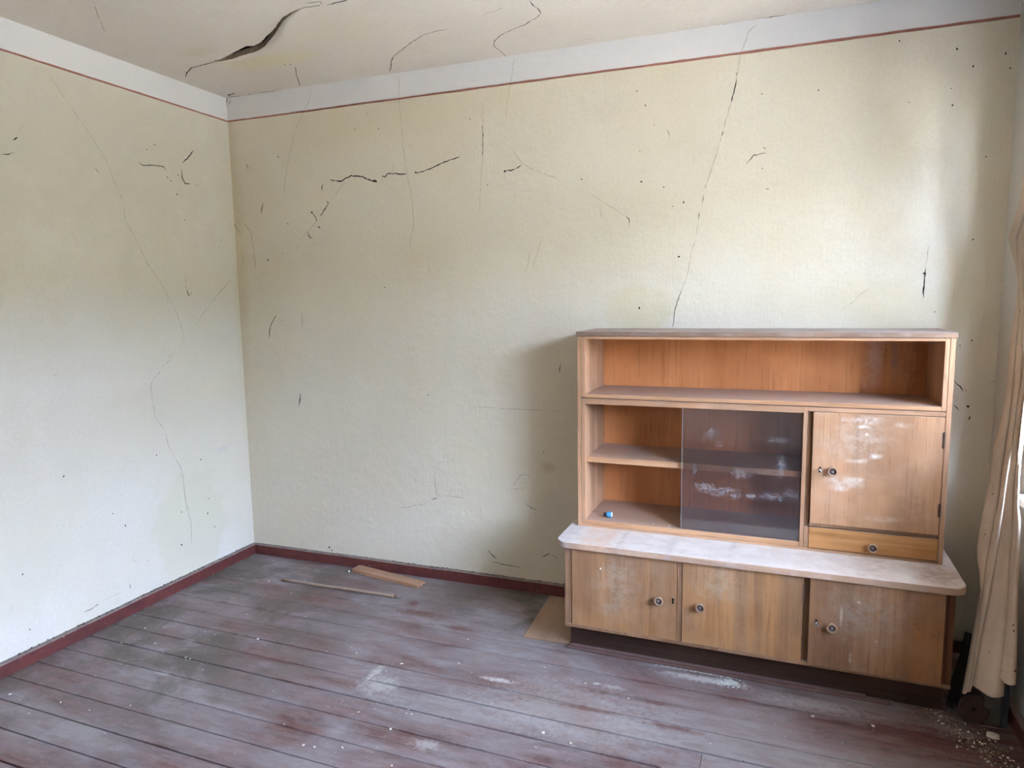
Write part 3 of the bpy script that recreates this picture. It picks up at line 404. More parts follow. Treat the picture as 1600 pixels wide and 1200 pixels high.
def ribbon(bm, pts, width, place, rnd, dark):
    P = [Vector(p) for p in pts]; out = []
    for a, b in zip(P, P[1:]):
        n = max(2, int((b-a).length/0.012))
        for i in range(n): out.append(a.lerp(b, i/n))
    out.append(P[-1]); N = len(out); prev = None
    for i, q in enumerate(out):
        d = out[min(i+1, N-1)] - out[max(i-1, 0)]
        if d.length < 1e-6: continue
        d.normalize(); nn = Vector((-d.y, d.x))
        e = min(1.0, 0.25+min(i, N-1-i)*0.5); wv = width*0.5*e*rnd.uniform(0.45, 1.25)
        if not dark and rnd.random() < 0.10: wv *= 0.15
        off = nn*rnd.uniform(-0.0020, 0.0020)
        cur = (bm.verts.new(place(q+off+nn*wv)), bm.verts.new(place(q+off-nn*wv)))
        if prev: bm.faces.new((prev[0], prev[1], cur[1], cur[0]))
        prev = cur
def cracks(data, spots, place, parent, pairs):
    rnd = random.Random(3)
    for flag, mname, nm in ((1, 'crack', 'plaster_crack'), (0, 'crack_faint', 'hairline_crack')):
        bm = bmesh.new()
        for flatp, w, d in data:
            if d != flag: continue
            pts = [(flatp[i], flatp[i+1]) for i in range(0, len(flatp), 2)]
            ribbon(bm, pts, max(w*(1.1 if d else .9), 0.0020), place, rnd, d)
        if flag:
            for a, b, w in spots:
                n = 7; c0 = Vector((a, b)); ang = rnd.uniform(0, 6)
                vs = [bm.verts.new(place(c0+Vector((math.cos(ang)*math.cos(t)*w*.62-math.sin(ang)*math.sin(t)*w*.4, math.sin(ang)*math.cos(t)*w*.62+math.cos(ang)*math.sin(t)*w*.4))*rnd.uniform(.6, 1.1))) for t in [2*math.pi*i/n for i in range(n)]]
                bm.faces.new(vs)
        o = obj(nm, bm, M[mname], parent); o['kind'] = 'stuff'
def bk(q): return (q.x, -0.0022+bumpy(1, 2, q.x, q.y)*edge(q.x, 0, W)*edge(q.y, 0, 2.6) - 0.0006, q.y)
def lk(q): return (0.0022+bumpy(4, 7, q.x, q.y)*edge(-q.x, 0, 4.7)*edge(q.y, 0, 2.6) + 0.0006, q.x, q.y)
cracks(BACK_CRACKS, BACK_SPOTS, bk, wb, None)
cracks(LEFT_CRACKS, LEFT_SPOTS, lk, wl, None)
cracks(CEIL_CRACKS, [], lambda q: (q.x, q.y, H-0.0012), cl, None)
# thin red-brown line painted under the white frieze
zs = 2.5205
rnd = random.Random(5)
bm = bmesh.new(); pv = None
for i in range(76):
    x = 0.003+(W-.006)*i/75; w = 0.0035+rnd.uniform(-.0006, .0009)+.001*(x/W); z = zs+rnd.uniform(-.0006, .0006)
    y0 = -0.0045+bumpy(1, 2, x, z)*edge(x, 0, W)*edge(z, 0, 2.6)
    cur = [bm.verts.new((x, y0, z-w)), bm.verts.new((x, y0, z+w)), bm.verts.new((x, 0.004, z+w)), bm.verts.new((x, 0.004, z-w))]
    if pv:
        for a in range(4): bm.faces.new((pv[a], cur[a], cur[(a+1) % 4], pv[(a+1) % 4]))
    pv = cur
structure(obj('trim_1', bm, M['stripe']))
bm = bmesh.new(); pv = None
for i in range(96):
    y = -0.003+(FRONT+.006)*i/95; w = 0.0034+rnd.uniform(-.0006, .0008); z = zs+rnd.uniform(-.0006, .0006)
    x0 = 0.0045+bumpy(4, 7, y, z)*edge(-y, 0, 4.7)*edge(z, 0, 2.6)
    cur = [bm.verts.new((x0, y, z-w)), bm.verts.new((x0, y, z+w)), bm.verts.new((-.004, y, z+w)), bm.verts.new((-.004, y, z-w))]
    if pv:
        for a in range(4): bm.faces.new((pv[a], cur[a], cur[(a+1) % 4], pv[(a+1) % 4]))
    pv = cur
structure(obj('trim_2', bm, M['stripe']))

# floor: sub-floor and single boards
fl = structure(boxo('floor', -0.3, W+0.55, FRONT-0.3, 0.3, -0.25, -0.024, M['black'], None, 0))
rnd = random.Random(11)
joints = {7: [1.444], 12: [0.54], 13: [0.54], 15: [1.9], 17: [1.2], 20: [2.3], 24: [.9], 28: [1.7], 31: [2.8], 35: [1.1]}
joints[8] = [2.735]
slope = -0.0155
for r in range(0, 40):
    y1 = -0.022 - 0.121*(r-0) ; y0 = y1-0.121
    if y0 < FRONT-0.1: break
    xs = [0.0] + joints.get(r, []) + [W]
    for a, b in zip(xs, xs[1:]):
        gap = rnd.uniform(.0016, .0034); top = rnd.uniform(-0.0022, 0.0)
        bm = bmesh.new(); n = 2
        yy = lambda x, y: y + slope*x
        x0, x1 = a+(.001 if a else 0), b-(.001 if b < W else 0)
        v = []
        for x in (x0, x1):
            for y, z in ((y0+gap, -.023), (y0+gap, top-.0015), (y0+gap+.0018, top), (y1-gap-.0018, top), (y1-gap, top-.0015), (y1-gap, -.023)):
                v.append(bm.verts.new((x, max(yy(x, y), FRONT+.001), z)))
        for i in range(6): bm.faces.new((v[i], v[(i+1) % 6], v[6+(i+1) % 6], v[6+i]))
        bm.faces.new(v[:6][::-1]); bm.faces.new(v[6:])
        bmesh.ops.recalc_face_normals(bm, faces=bm.faces[:])
        obj('floor_board', bm, M['floor'], fl)
# top wedge row against the back wall
bm = bmesh.new()
vv = [bm.verts.new(p) for p in ((0, 0, -.001), (W, 0, -.001), (W, -.022+slope*W+.0015, -.001), (0, -.022+.0015-.003, -.001))]
bm.faces.new(vv[::-1]); r_ = bmesh.ops.extrude_face_region(bm, geom=bm.faces[:]); bmesh.ops.translate(bm, vec=(0, 0, -.02), verts=[e for e in r_['geom'] if isinstance(e, bmesh.types.BMVert)])
bmesh.ops.recalc_face_normals(bm, faces=bm.faces[:])
obj('floor_board', bm, M['floor'], fl)

# baseboards with a ragged plaster line and dusty top
def skirting(name, p0, p1, inward, h, t):
    bm = bmesh.new(); p0 = Vector(p0); p1 = Vector(p1); inward = Vector(inward); n = 40; pv = None; rnd = random.Random(len(name))
    for i in range(n+1):
        q = p0.lerp(p1, i/n); hh = h+rnd.uniform(-.0012, .0012); tt = t+rnd.uniform(-.0006, .0006)
        prof = [(0, 0), (tt, 0), (tt, hh-.004), (tt-.004, hh), (0, hh+.001)]
        cur = [bm.verts.new((q.x+inward.x*a, q.y+inward.y*a, z)) for a, z in prof]
        if pv:
            for a in range(5): bm.faces.new((pv[a], cur[a], cur[(a+1) % 5], pv[(a+1) % 5]))
        else: bm.faces.new(cur)
        pv = cur
    bm.faces.new(pv[::-1]); bmesh.ops.recalc_face_normals(bm, faces=bm.faces[:])
    return structure(obj(name, bm, M['skirt']))
skirting('baseboard_back', (0.027, 0, 0), (W-.026, 0, 0), (0, -1), 0.0585, 0.024)
skirting('baseboard_left', (0, -0.0, 0), (0, FRONT, 0), (1, 0), 0.0585, 0.026)
skirting('baseboard_right', (W, -0.0, 0), (W, FRONT, 0), (-1, 0), 0.0585, 0.024)
# crumbling paint specks and mortar along the top of the baseboards
bm = bmesh.new(); rnd = random.Random(21)
for i in range(230):
    s_ = rnd.uniform(.0012, .0042)
    if i % 2: c0 = Vector((rnd.uniform(.03, 2.05), -rnd.uniform(.002, .012), .0592+rnd.uniform(0, .003)))
    else: c0 = Vector((rnd.uniform(.002, .015), -rnd.uniform(.03, 1.8), .0592+rnd.uniform(0, .003)))
    g = bmesh.ops.create_icosphere(bm, subdivisions=0 or 1, radius=s_, matrix=Matrix.Translation(c0) @ Matrix.Diagonal((1.6, 1.2, .6, 1)))
o = obj('mortar_crumbs', bm, M['grime'], None); tag(o, 'brown crumbs of old mortar lying along the baseboard tops', 'debris', None, 'stuff')

# ---------------------------------------------------------------- outside: yard and a house across it (beyond the windows)
structure(boxo('yard_ground', W+0.56, 40, -30, 30, -0.9, -0.6, flat('yard_soil', (0.36, 0.34, 0.31), 0.95), None, 0))
structure(boxo('yard_wall', 15.5, 18, -30, 30, -0.6, 3.5, flat('hedge_dark', (0.10, 0.10, 0.06), 0.9), None, 0))

# ---------------------------------------------------------------- the cabinet: sideboard below, hutch on top
CO = Vector((2.1302, -0.3606, 0)); CTH = -0.0184
def at(u, v, z):
    c, s = math.cos(CTH), math.sin(CTH); return (CO.x+u*c-v*s, CO.y+u*s+v*c, z)
def knob(parent, u, v, z, r=0.0185):
    Mx = Matrix.Translation((u, v, z)) @ Matrix.Rotation(R(90), 4, 'X')
    bm = bmesh.new()
    lathe(bm, [(0, 0), (r*.55, 0), (r*.5, .006), (r*.55, .012), (r*.85, .018), (r, .024), (r*.97, .027), (r*.80, .0285), (r*.62, .026), (r*.60, .021), (0, .021)], 28, Mx)
    kb = obj('knob', bm, M['knob'], parent, True)
    return kb
def knob_full(parent, u, v, z, r=0.0185):
    Mx = Matrix.Translation((u, v, z)) @ Matrix.Rotation(R(90), 4, 'X')
    bm = bmesh.new()
    lathe(bm, [(0, 0), (r*.55, 0), (r*.5, .006), (r*.55, .012), (r*.85, .018), (r, .024), (r*.97, .027), (r*.80, .0285), (r*.64, .0262), (r*.62, .0205), (0, .0205)], 28, Mx)
    n0 = len(bm.faces)
    for f in bm.faces:
        c0 = f.calc_center_median(); rr = math.hypot(c0.x-u, c0.z-z)
        if rr < r*.63 and abs(c0.y-(v-.0205)) < .0065: f.material_index = 1
    n1 = len(bm.faces)
    lathe(bm, [(0, .0207), (r*.30, .0207), (r*.30, .0235), (r*.2, .0245), (0, .0247)], 14, Mx)
    bm.faces.ensure_lookup_table()
    for f in bm.faces[n1:]: f.material_index = 2
    return obj('knob', bm, [M['knob'], M['knob_cup'], M['knob_dot']], parent, True)
def keyhole(parent, u, v, z, s=1.0):
    bm = bmesh.new(); pts = []
    for i in range(12):
        a = R(-60 + 300*i/11); pts.append((u+.0036*s*math.cos(a+R(0)), z+.004*s+.0036*s*math.sin(a)))
    pts = [(u+.0038*s*math.cos(R(t)), z+.005*s+.0038*s*math.sin(R(t))) for t in range(-50, 231, 28)]
    pts += [(u-.0022*s, z-.002*s), (u-.0040*s, z-.0085*s), (u+.0034*s, z-.0085*s), (u+.0022*s, z-.002*s)]
    f = bm.faces.new([bm.verts.new((a, v-.0008, b)) for a, b in pts])
    g = bmesh.ops.extrude_face_region(bm, geom=[f]); bmesh.ops.translate(bm, vec=(0, .0006, 0), verts=[e for e in g['geom'] if isinstance(e, bmesh.types.BMVert)])
    bmesh.ops.recalc_face_normals(bm, faces=bm.faces[:])
    return tag(obj('keyhole', bm, M['black'], parent), 'small dark keyhole')
def hinge(parent, u, v, z0, z1):
    bm = bmesh.new(); tube(bm, [(u, v-.001, z0), (u, v-.001, z1)], .0032, 8); box(bm, u-.007, u+.0005, v-.0012, v+.0002, z0+.002, z1-.002)
    return obj('hinge', bm, M['hinge'], parent)

sb = empty('sideboard', (CO.x, CO.y, 0), CTH)
tag(sb, 'low three-door veneered sideboard with dusty rounded top standing on the floor', 'sideboard')
VF = -0.190
bm = bmesh.new()
box(bm, -.003, .016, VF, .335, .135, .472, .0015); boxL = obj('side_panel', bm, M['side'], sb)
bm = bmesh.new(); box(bm, 1.384, 1.404, VF, .335, .135, .472, .0015); obj('side_panel', bm, M['side_red'], sb)
boxo('face_post', .016, .028, VF, VF+.03, .135, .472, M['side'], sb, .001)
boxo('face_post', 1.372, 1.384, VF+.003, VF+.03, .135, .472, M['side_red'], sb, .001)
boxo('bottom_board', -.003, 1.404, VF-.004, .335, .121, .1345, M['side'], sb)
boxo('back_panel', .016, 1.384, .325, .334, .135, .472, M['inner'], sb, 0)
boxo('divider', .462, .488, VF+.006, .32, .135, .472, M['side'], sb, .001)
boxo('divider', .918, .946, VF+.014, .32, .135, .472, M['side'], sb, .001)
# plinth: a recessed dark box
bm = bmesh.new(); box(bm, .002, 1.398, -.120, -.10, 0, .1205, .001); box(bm, .002, .02, -.10, .30, 0, .1205); box(bm, 1.38, 1.398, -.10, .30, 0, .1205)
obj('plinth', bm, M['plinth'], sb)
# worktop with rounded front corners
bm = bmesh.new(); pts = [(-.037, .34)]; rr = .055
pts += [(-.037+rr-rr*math.cos(R(a)), -.221+rr-rr*math.sin(R(a))) for a in range(0, 91, 10)]
pts += [(1.435-rr+rr*math.sin(R(a)), -.221+rr-rr*math.cos(R(a))) for a in range(0, 91, 10)] + [(1.435, .34)]
f = bm.faces.new([bm.verts.new((a, b, .4725)) for a, b in pts]); g = bmesh.ops.extrude_face_region(bm, geom=[f])
bmesh.ops.translate(bm, vec=(0, 0, .0265), verts=[e for e in g['geom'] if isinstance(e, bmesh.types.BMVert)])
bmesh.ops.recalc_face_normals(bm, faces=bm.faces[:])
es = [e for e in bm.edges if abs(e.verts[0].co.z-e.verts[1].co.z) < 1e-6]
bmesh.ops.bevel(bm, geom=es, offset=.003, segments=2, affect='EDGES', profile=.5)
obj('worktop', bm, M['worktop'], sb)
D = []
for (a, b, z0, z1, v0, mt) in ((.0295, .465, .1355, .4695, VF-.005, 'door'), (.4825, .920, .1355, .4695, VF-.006, 'door'), (.943, 1.3725, .134, .4695, VF-.016, 'door_dark')):
    bm = bmesh.new(); box(bm, a, b, v0, v0+.0175, z0, z1, .0012); D.append((obj('door', bm, M[mt], sb), v0))
boxo('edge_strip', .4655, .4685, VF-.0085, VF+.01, .136, .4695, M['frame_v'], sb, .0008)
boxo('edge_strip', .4695, .4805, VF-.0025, VF+.01, .136, .4695, M['side'], sb, .0008)
knob_full(D[0][0], .394, D[0][1], .300); knob_full(D[1][0], .554, D[1][1], .298); knob_full(D[2][0], 1.019, D[2][1], .298)
keyhole(D[0][0], .447, D[0][1], .300, 1.25); keyhole(D[2][0], .968, D[2][1], .302, 1.25)
hinge(D[1][0], .9225, D[1][1]+.004, .37, .435); hinge(D[1][0], .9225, D[1][1]+.004, .175, .235)
bm = bmesh.new(); lathe(bm, [(0, 0), (.0035, 0), (.0045, .002), (.003, .004), (0, .0045)], 10, Matrix.Translation((.152, D[0][1], .395)) @ Matrix.Rotation(R(90), 4, 'X')); tag(obj('nail_head', bm, M['chip'], D[0][0], True), 'small pale nail head')

hu = empty('hutch', (CO.x, CO.y, .4992), CTH)
tag(hu, 'tall orange-brown open shelf hutch with glass pane standing on the sideboard top', 'cabinet')
Z0 = .4992
def hb(name, u0, u1, v0, v1, z0, z1, mt, parent=hu, bev=.001): return boxo(name, u0, u1, v0, v1, z0-Z0, z1-Z0, M[mt], parent, bev)
BK = .336
hb('side_panel', 0, .0155, 0.001, BK, .4995, 1.3375, 'frame_v'); hb('side_panel', 1.378, 1.3945, 0.001, BK, .4995, 1.3375, 'frame_v')
hb('top_board', -.004, 1.399, -.006, BK+.003, 1.338, 1.3565, 'topboard')
hb('base_rail', .0155, 1.378, .003, .03, .4995, .5085, 'frame')
hb('back_panel', .0155, .447, BK-.010, BK-.004, .509, 1.337, 'inner', hu, 0); hb('back_panel', .4476, 1.0, BK-.010, BK-.004, .509, 1.337, 'inner', hu, 0); hb('back_panel', 1.0006, 1.378, BK-.010, BK-.004, .509, 1.337, 'inner', hu, 0)
# open top compartment
tb = hb('box_upright', .0165, .034, .002, BK-.011, 1.0725, 1.337, 'frame_v'); hb('box_upright', 1.362, 1.377, .002, BK-.011, 1.0725, 1.337, 'frame_v')
hb('box_rail', .034, 1.362, .002, BK-.011, 1.325, 1.337, 'frame'); hb('shelf', .034, 1.362, .002, BK-.011, 1.0725, 1.089, 'shelf')
# lower left glazed compartment
hb('box_upright', .0165, .034, .003, BK-.011, .5095, 1.0695, 'frame_v'); hb('box_rail', .034, .905, .003, BK-.011, 1.045, 1.0695, 'frame')
hb('box_upright', .905, .9195, .002, BK-.011, .5095, 1.0695, 'frame_v'); hb('shelf', .034, .905, .003, BK-.011, .5095, .530, 'shelf')
hb('shelf', .034, .905, .030, BK-.011, .783, .8085, 'shelf')
hb('box_rail', .9195, 1.377, .002, BK-.011, 1.0535, 1.0695, 'frame')
# right-hand cupboard and drawer
hb('box_upright', .9205, .937, .020, .05, .598, 1.052, 'side'); hb('face_post', .9205, .9365, .002, .03, .5095, .597, 'frame_v')
hb('face_post', 1.3765, 1.378, .002, .03, .5095, 1.052, 'frame_v'); hb('box_rail', .938, 1.3765, .008, .30, .5985, .610, 'side')
hd = hb('door', .940, 1.3745, -.004, .0135, .6135, 1.0515, 'door_worn')
knob_full(hd, 1.0125, -.004, .829-Z0); keyhole(hd, .970, -.004, .8285-Z0, 1.25)
hinge(hd, 1.3755, -.003, .937-Z0, .998-Z0); hinge(hd, 1.3755, -.003, .681-Z0, .732-Z0)
dr = hb('drawer', .9385, 1.3755, .0, .018, .5125, .595, 'drawer'); knob_full(dr, 1.161, 0, .5435-Z0, .0175)
# dusty sliding panes, both pushed to the right
def pane_mat(name, dirt, tint):
    k = NM(name); v = k.objc()
    t = k.n('BsdfTransparent'); t.inputs[0].default_value = (*tint, 1)
    gl = k.n('BsdfGlossy'); gl.inputs['Roughness'].default_value = .06; gl.inputs[0].default_value = (.9, .95, 1, 1)
    df = k.n('BsdfDiffuse'); df.inputs[0].default_value = (.58, .57, .56, 1)
    f = k.n('Fresnel'); f.inputs[0].default_value = 1.5
    m1 = k.n('MixShader'); k.t.links.new(f.outputs[0], m1.inputs[0]); k.t.links.new(t.outputs[0], m1.inputs[1]); k.t.links.new(gl.outputs[0], m1.inputs[2])
    d = k.math('MULTIPLY', k.rng(k.noise(v, 7, 5, .7), .3, .75), dirt*.5)
    d = k.math('ADD', d, dirt*.35)
    for (cu, cz, ru, rz, s_) in SMEARS:
        w = k.math('MULTIPLY', k.math('SUBTRACT', k.noise(v, 55, 5, .75), .5), 2.6)
        wsp = k.rng(k.noise(k.mapping(v, scale=(40, 1, 110), rot=(0, .5, 0)), 1.0, 5, .75, 1.2), .44, .62, .12, 1.0)
        d = k.math('ADD', d, k.math('MULTIPLY', k.math('MULTIPLY', k.blob(v, (cu, 0, cz-Z0), (ru*1.15, 3, rz*1.2), .0, w), wsp), s_*dirt*15))
    st = k.noise(k.mapping(v, scale=(60, 1, 4)), 1.0, 3, .6)
    z = k.sep(v)[2]
    d = k.math('ADD', d, k.math('MULTIPLY', k.rng(st, .52, .75), k.rng(z, .16, .02, 0, dirt*.9)))
    d = k.math('ADD', d, k.rng(z, .16, .02, 0, dirt*.8))
    d = k.math('ADD', d, k.rng(k.noise(v, 130, 2), .70, .76, 0, .5*dirt*3), True)
    m2 = k.n('MixShader'); k.t.links.new(d, m2.inputs[0]); k.t.links.new(m1.outputs[0], m2.inputs[1]); k.t.links.new(df.outputs[0], m2.inputs[2])
    k.t.links.new(m2.outputs[0], k.out.inputs[0]); return k.m
SMEARS = [(.57, .94, .045, .03, .5), (.59, .90, .02, .015, .6), (.54, .715, .05, .022, .9), (.60, .70, .05, .02, .9), (.64, .715, .04, .012, .7), (.66, .69, .03, .014, .9), (.72, .695, .025, .018, .8),
          (.68, .785, .035, .022, .8), (.81, .93, .06, .02, .35), (.83, .83, .02, .05, .5), (.80, .70, .06, .02, .5), (.87, .72, .04, .03, .3)]
SMEARS += [(.50, .80, .012, .03, .5), (.75, .80, .1, .02, .2)]
pm1 = pane_mat('dusty_glass', .026, (.965, .940, .935)); pm2 = pane_mat('dusty_glass_rear', .006, (.955, .930, .93))
g1 = hb('glass_pane', .4465, .9045, .0105, .0145, .5302, 1.0448, 'winwhite', hu, 0); g1.data.materials.clear(); g1.data.materials.append(pm1); tag(g1, 'dusty smeared sliding glass pane')
g2 = hb('glass_pane', .4520, .9045, .0195, .0225, .5302, 1.0448, 'winwhite', hu, 0); g2.data.materials.clear(); g2.data.materials.append(pm2)
eg = flat('glass_edge', (.42, .52, .50), .3, .5); e_ = hb('glass_edge', .4455, .4465, .0105, .0145, .5302, 1.0448, 'winwhite'); e_.data.materials.clear(); e_.data.materials.append(eg); tag(e_, 'pale green cut edge of the glass')

def key(u, v, z, ang, name_label):
    o = empty('key', at(u, v, z)); o.rotation_euler = (0, 0, CTH); tag(o, name_label, 'key', 'keys left in the cabinet locks')
    bm = bmesh.new(); tube(bm, [(0, 0.0, 0), (0, -.020, 0)], .0016, 8); tube(bm, [(0, -.006, 0), (0, -.0075, 0)], .0030, 10)
    obj('key_shaft', bm, M['steel'], o, True)
    bm = bmesh.new(); ca, sa = math.cos(ang), math.sin(ang)
    ring_ = [(ca*.0085*math.cos(t), -.0275+.0*t + .0075*math.sin(t), sa*.0085*math.cos(t)) for t in [2*math.pi*i/18 for i in range(19)]]
    tube(bm, ring_, .0014, 6, False); obj('key_bow', bm, M['steel'], o, True)
key(.970, -.004, .832, R(-50), 'small steel key in the lock of the upper cupboard door')
key(.968, VF-.016, .305, R(-20), 'small steel key in the lock of the lower right door')

# blue cap left on the hutch floor
bc = empty('plastic_cap', at(.118, .062, .5435)); bc.rotation_euler = (0, 0, R(8))
tag(bc, 'small blue plastic cap with black end lying on the hutch floor', 'cap')
Mx = Matrix.Rotation(R(90), 4, 'Y')
bm = bmesh.new(); lathe(bm, [(0, -.004), (.0085, -.004), (.0115, 0), (.0125, .003), (.0125, .006), (.0110, .0075), (.0125, .009), (.0125, .015), (.0105, .0175), (0, .0180)], 20, Mx); obj('cap_body', bm, flat('blue_plastic', (.05, .26, .50), .3, .5), bc, True)
bm = bmesh.new(); lathe(bm, [(0, .0182), (.0095, .0182), (.0118, .0176), (.0122, .0205), (.0085, .0222), (0, .0222)], 20, Mx); tag(obj('cap_rim', bm, flat('pale_plastic', (.62, .68, .72), .3, .5), bc, True), 'white plastic rim')
bm = bmesh.new(); lathe(bm, [(0, -.0165), (.0060, -.0165), (.0078, -.015), (.0078, -.0041), (0, -.0041)], 16, Mx); tag(obj('cap_nozzle', bm, flat('black_plastic', (.012, .014, .02), .4), bc, True), 'black plastic end')

# ---------------------------------------------------------------- loose wood on the floor
bm = bmesh.new()
base = [(1.913, -.488), (1.893, -.040), (2.128, -.045), (2.124, -.4795)]
f = bm.faces.new([bm.verts.new((x, y, .0005)) for x, y in base]); g = bmesh.ops.extrude_face_region(bm, geom=[f]); bmesh.ops.translate(bm, vec=(0, 0, .006), verts=[e for e in g['geom'] if isinstance(e, bmesh.types.BMVert)])
bmesh.ops.recalc_face_normals(bm, faces=bm.faces[:]); bmesh.ops.translate(bm, vec=(-2.0, .27, 0), verts=bm.verts[:])
tag(obj('plywood_sheet', bm, M['ply'], None, False, (2.0, -.27, 0)), 'flat plywood offcut lying on the floor left of the sideboard', 'board')
st = empty('wooden_strip', at(0, -.138, 0), CTH); tag(st, 'thin reddish wooden strip lying along the sideboard plinth', 'board')
boxo('lower_lath', -.010, 1.236, -.018, .014, .0005, .0065, M['strip'], st); boxo('upper_lath', .004, 1.150, -.007, .014, .0067, .0135, M['strip'], st)
# batten offcut: grooved end faces right
A, B, C_, Dd = [Vector((*p, 0)) for p in ((.749, -.087), (.757, -.020), (1.223, -.112), (1.208, -.172))]
bt = empty('wooden_batten', ((.749+1.208)/2, -.105, 0)); tag(bt, 'short tapered plank offcut with grooved end beside the back baseboard', 'board')
bm = bmesh.new(); h0, h1 = .0005, .0185
def sect(P, Q, groove):
    w = [0, .22, .22, .42, .42, .62, .62, 1] if groove else [0, .22, .22, .42, .42, .62, .62, 1]
    zz = [h0, h0, .0075, .0075, h0, h0, .0105, .0105]
    lower = [(P.lerp(Q, a), z) for a, z in zip(w, zz)]
    return [bm.verts.new((p.x-bt.location.x, p.y-bt.location.y, z)) for p, z in lower] + [bm.verts.new((Q.x-bt.location.x, Q.y-bt.location.y, h1)), bm.verts.new((P.x-bt.location.x, P.y-bt.location.y, h1))]
a_ = sect(A, B, 1); b_ = sect(Dd, C_, 1); n = len(a_)
for i in range(n): bm.faces.new((a_[i], a_[(i+1) % n], b_[(i+1) % n], b_[i]))
bm.faces.new(a_[::-1]); bm.faces.new(b_); bmesh.ops.recalc_face_normals(bm, faces=bm.faces[:])
obj('batten_body', bm, M['batten'], bt)
sk = empty('wooden_stick', (.815, -.312, 0)); tag(sk, 'long thin round wooden stick lying on the floor boards', 'stick')
bm = bmesh.new(); n = 14
tube(bm, [(-.352+.716*i/n-.0, -.006+.012*i/n + .0015*math.sin(i*.9), .0085+.0004*math.sin(i)) for i in range(n+1)], [.0082+.0004*math.sin(i*1.7) for i in range(n+1)], 12)
obj('stick_rod', bm, M['stick'], sk, True)
bm = bmesh.new(); tube(bm, [(.336, .0056, .0088), (.3655, .0061, .0088)], [.0088, .0092], 12); tag(obj('stick_collar', bm, flat('dark_band', (.23, .18, .14), .7), sk, True), 'worn grey-brown end')

# ---------------------------------------------------------------- window curtain
def curtain_mat():
    k = NM('old_cloth', .95, .05); v = k.objc()
    c = k.mix(k.rng(k.noise(v, 6, 4), .35, .7), (.60, .47, .35), (.50, .385, .28))
    c = k.mix(k.rng(k.noise(v, 3, 3), .5, .7, 0, .5), c, (.47, .385, .27))
    c = k.mix(k.rng(k.noise(v, 38, 2), .72, .755), c, (.13, .085, .06))
    wv = k.noise(k.mapping(v, scale=(400, 400, 400)), 1.0, 2)
    tr = k.n('BsdfTranslucent'); k.put(tr.inputs[0], c); mx = k.n('MixShader'); mx.inputs[0].default_value = .10
    k.put(k.b.inputs['Base Color'], c); k.put(k.b.inputs['Normal'], k.bump(wv, .3, .0006))
    k.t.links.new(k.b.outputs[0], mx.inputs[1]); k.t.links.new(tr.outputs[0], mx.inputs[2]); k.t.links.new(mx.outputs[0], k.out.inputs[0]); return k.m
M['cloth'] = curtain_mat()
ct = empty('curtain', (3.62, -.70, .1)); tag(ct, 'torn beige cloth curtain hanging in folds beside the window', 'curtain')
rows = [[Vector(r[i*3:i*3+3]) for i in range(5)] for r in CURTAIN]
topc = [Vector((3.69+.0125*i, -.45-.06*i, 2.26)) for i in range(5)]
r0 = rows[0]; extra = []
for t in (1.0, .8, .6, .4, .2):
    row_ = [r0[i].lerp(topc[i], t) for i in range(5)]
    for i in range(5): row_[i].y = r0[i].y + (topc[i].y-r0[i].y)*t**.35
    extra.append(row_)
rows = extra + rows
bm = bmesh.new()
nr = len(rows); fwd = Vector((-.25, -1, 0)).normalized()
for ri, r in enumerate(rows):            # unseen cloth strips added past the view edge to block window light
    zc = r[4].z; r += [Vector((3.70, -.75, zc)), Vector((3.665, -.90, zc)), Vector((3.665, -1.09, zc)), Vector((3.70, -1.16, zc))]
BOT = {0: (0, .008), 1: (.008, .022), 2: (.032, -.022), 3: (.055, .030), 4: (.03, .03), 5: (.03, .03), 6: (.03, .03), 7: (.03, .03)}
AMP = {0: .016, 1: .026, 2: .034, 3: .030, 4: .012, 5: .012, 6: .012, 7: .012}
for k_ in (0, 1, 2, 3, 5, 6, 7):
    grid = []
    for ri, r in enumerate(rows):
        a, b = r[k_], r[k_+1]
        if k_ == 2: b = b.lerp(r[4], .42) + Vector((0, .016, 0))
        if k_ == 1: b = b + Vector((.004, .012, 0))
        row = []
        for j in range(9):
            t = j/8; p = a.lerp(b, t)
            p = p + fwd*(AMP[k_]*math.sin(math.pi*t)**.8*min(1, (b-a).length/.03) + .0025*noise.noise(Vector((p.x*20, p.z*9, k_))))
            if k_ == 2: p = p + fwd*.004*math.sin(t*9+ri*.05)
            f_ = max(0, (ri-(nr-6))/5); p.z += (BOT[k_][0]*(1-t)+BOT[k_][1]*t)*f_
            row.append(bm.verts.new(p - ct.location))
        grid.append(row)
    for i in range(nr-1):
        for j in range(8): bm.faces.new((grid[i][j], grid[i][j+1], grid[i+1][j+1], grid[i+1][j]))
cur = obj('cloth_panel', bm, M['cloth'], ct, True)
sm = cur.modifiers.new('thickness', 'SOLIDIFY'); sm.thickness = .0015
rod = empty('curtain_rod', (3.71, -.80, 2.272)); tag(rod, 'thin white rod above the window carrying the beige curtain', 'rod')
bm = bmesh.new(); tube(bm, [(0, .38, 0), (0, -.60, 0)], .008, 12); obj('pole', bm, M['winwhite'], rod, True)
boxo('bracket', -.010, .039, .30, .32, -.012, .012, M['steel'], rod); boxo('bracket', -.010, .039, -.55, -.53, -.012, .012, M['steel'], rod)
# folded-over torn edge at mid height
bm = bmesh.new()
F = FLAP
vs = [bm.verts.new(Vector(p)-ct.location) for p in F]
bm.faces.new(vs[:4]); bm.faces.new((vs[0], vs[3], vs[4]))
bmesh.ops.subdivide_edges(bm, edges=bm.edges[:], cuts=3, use_grid_fill=True)
for v in bm.verts: v.co += fwd*.003*noise.noise(v.co*30)
fo = obj('torn_flap', bm, M['cloth'], ct, True); sm = fo.modifiers.new('thickness', 'SOLIDIFY'); sm.thickness = .0015
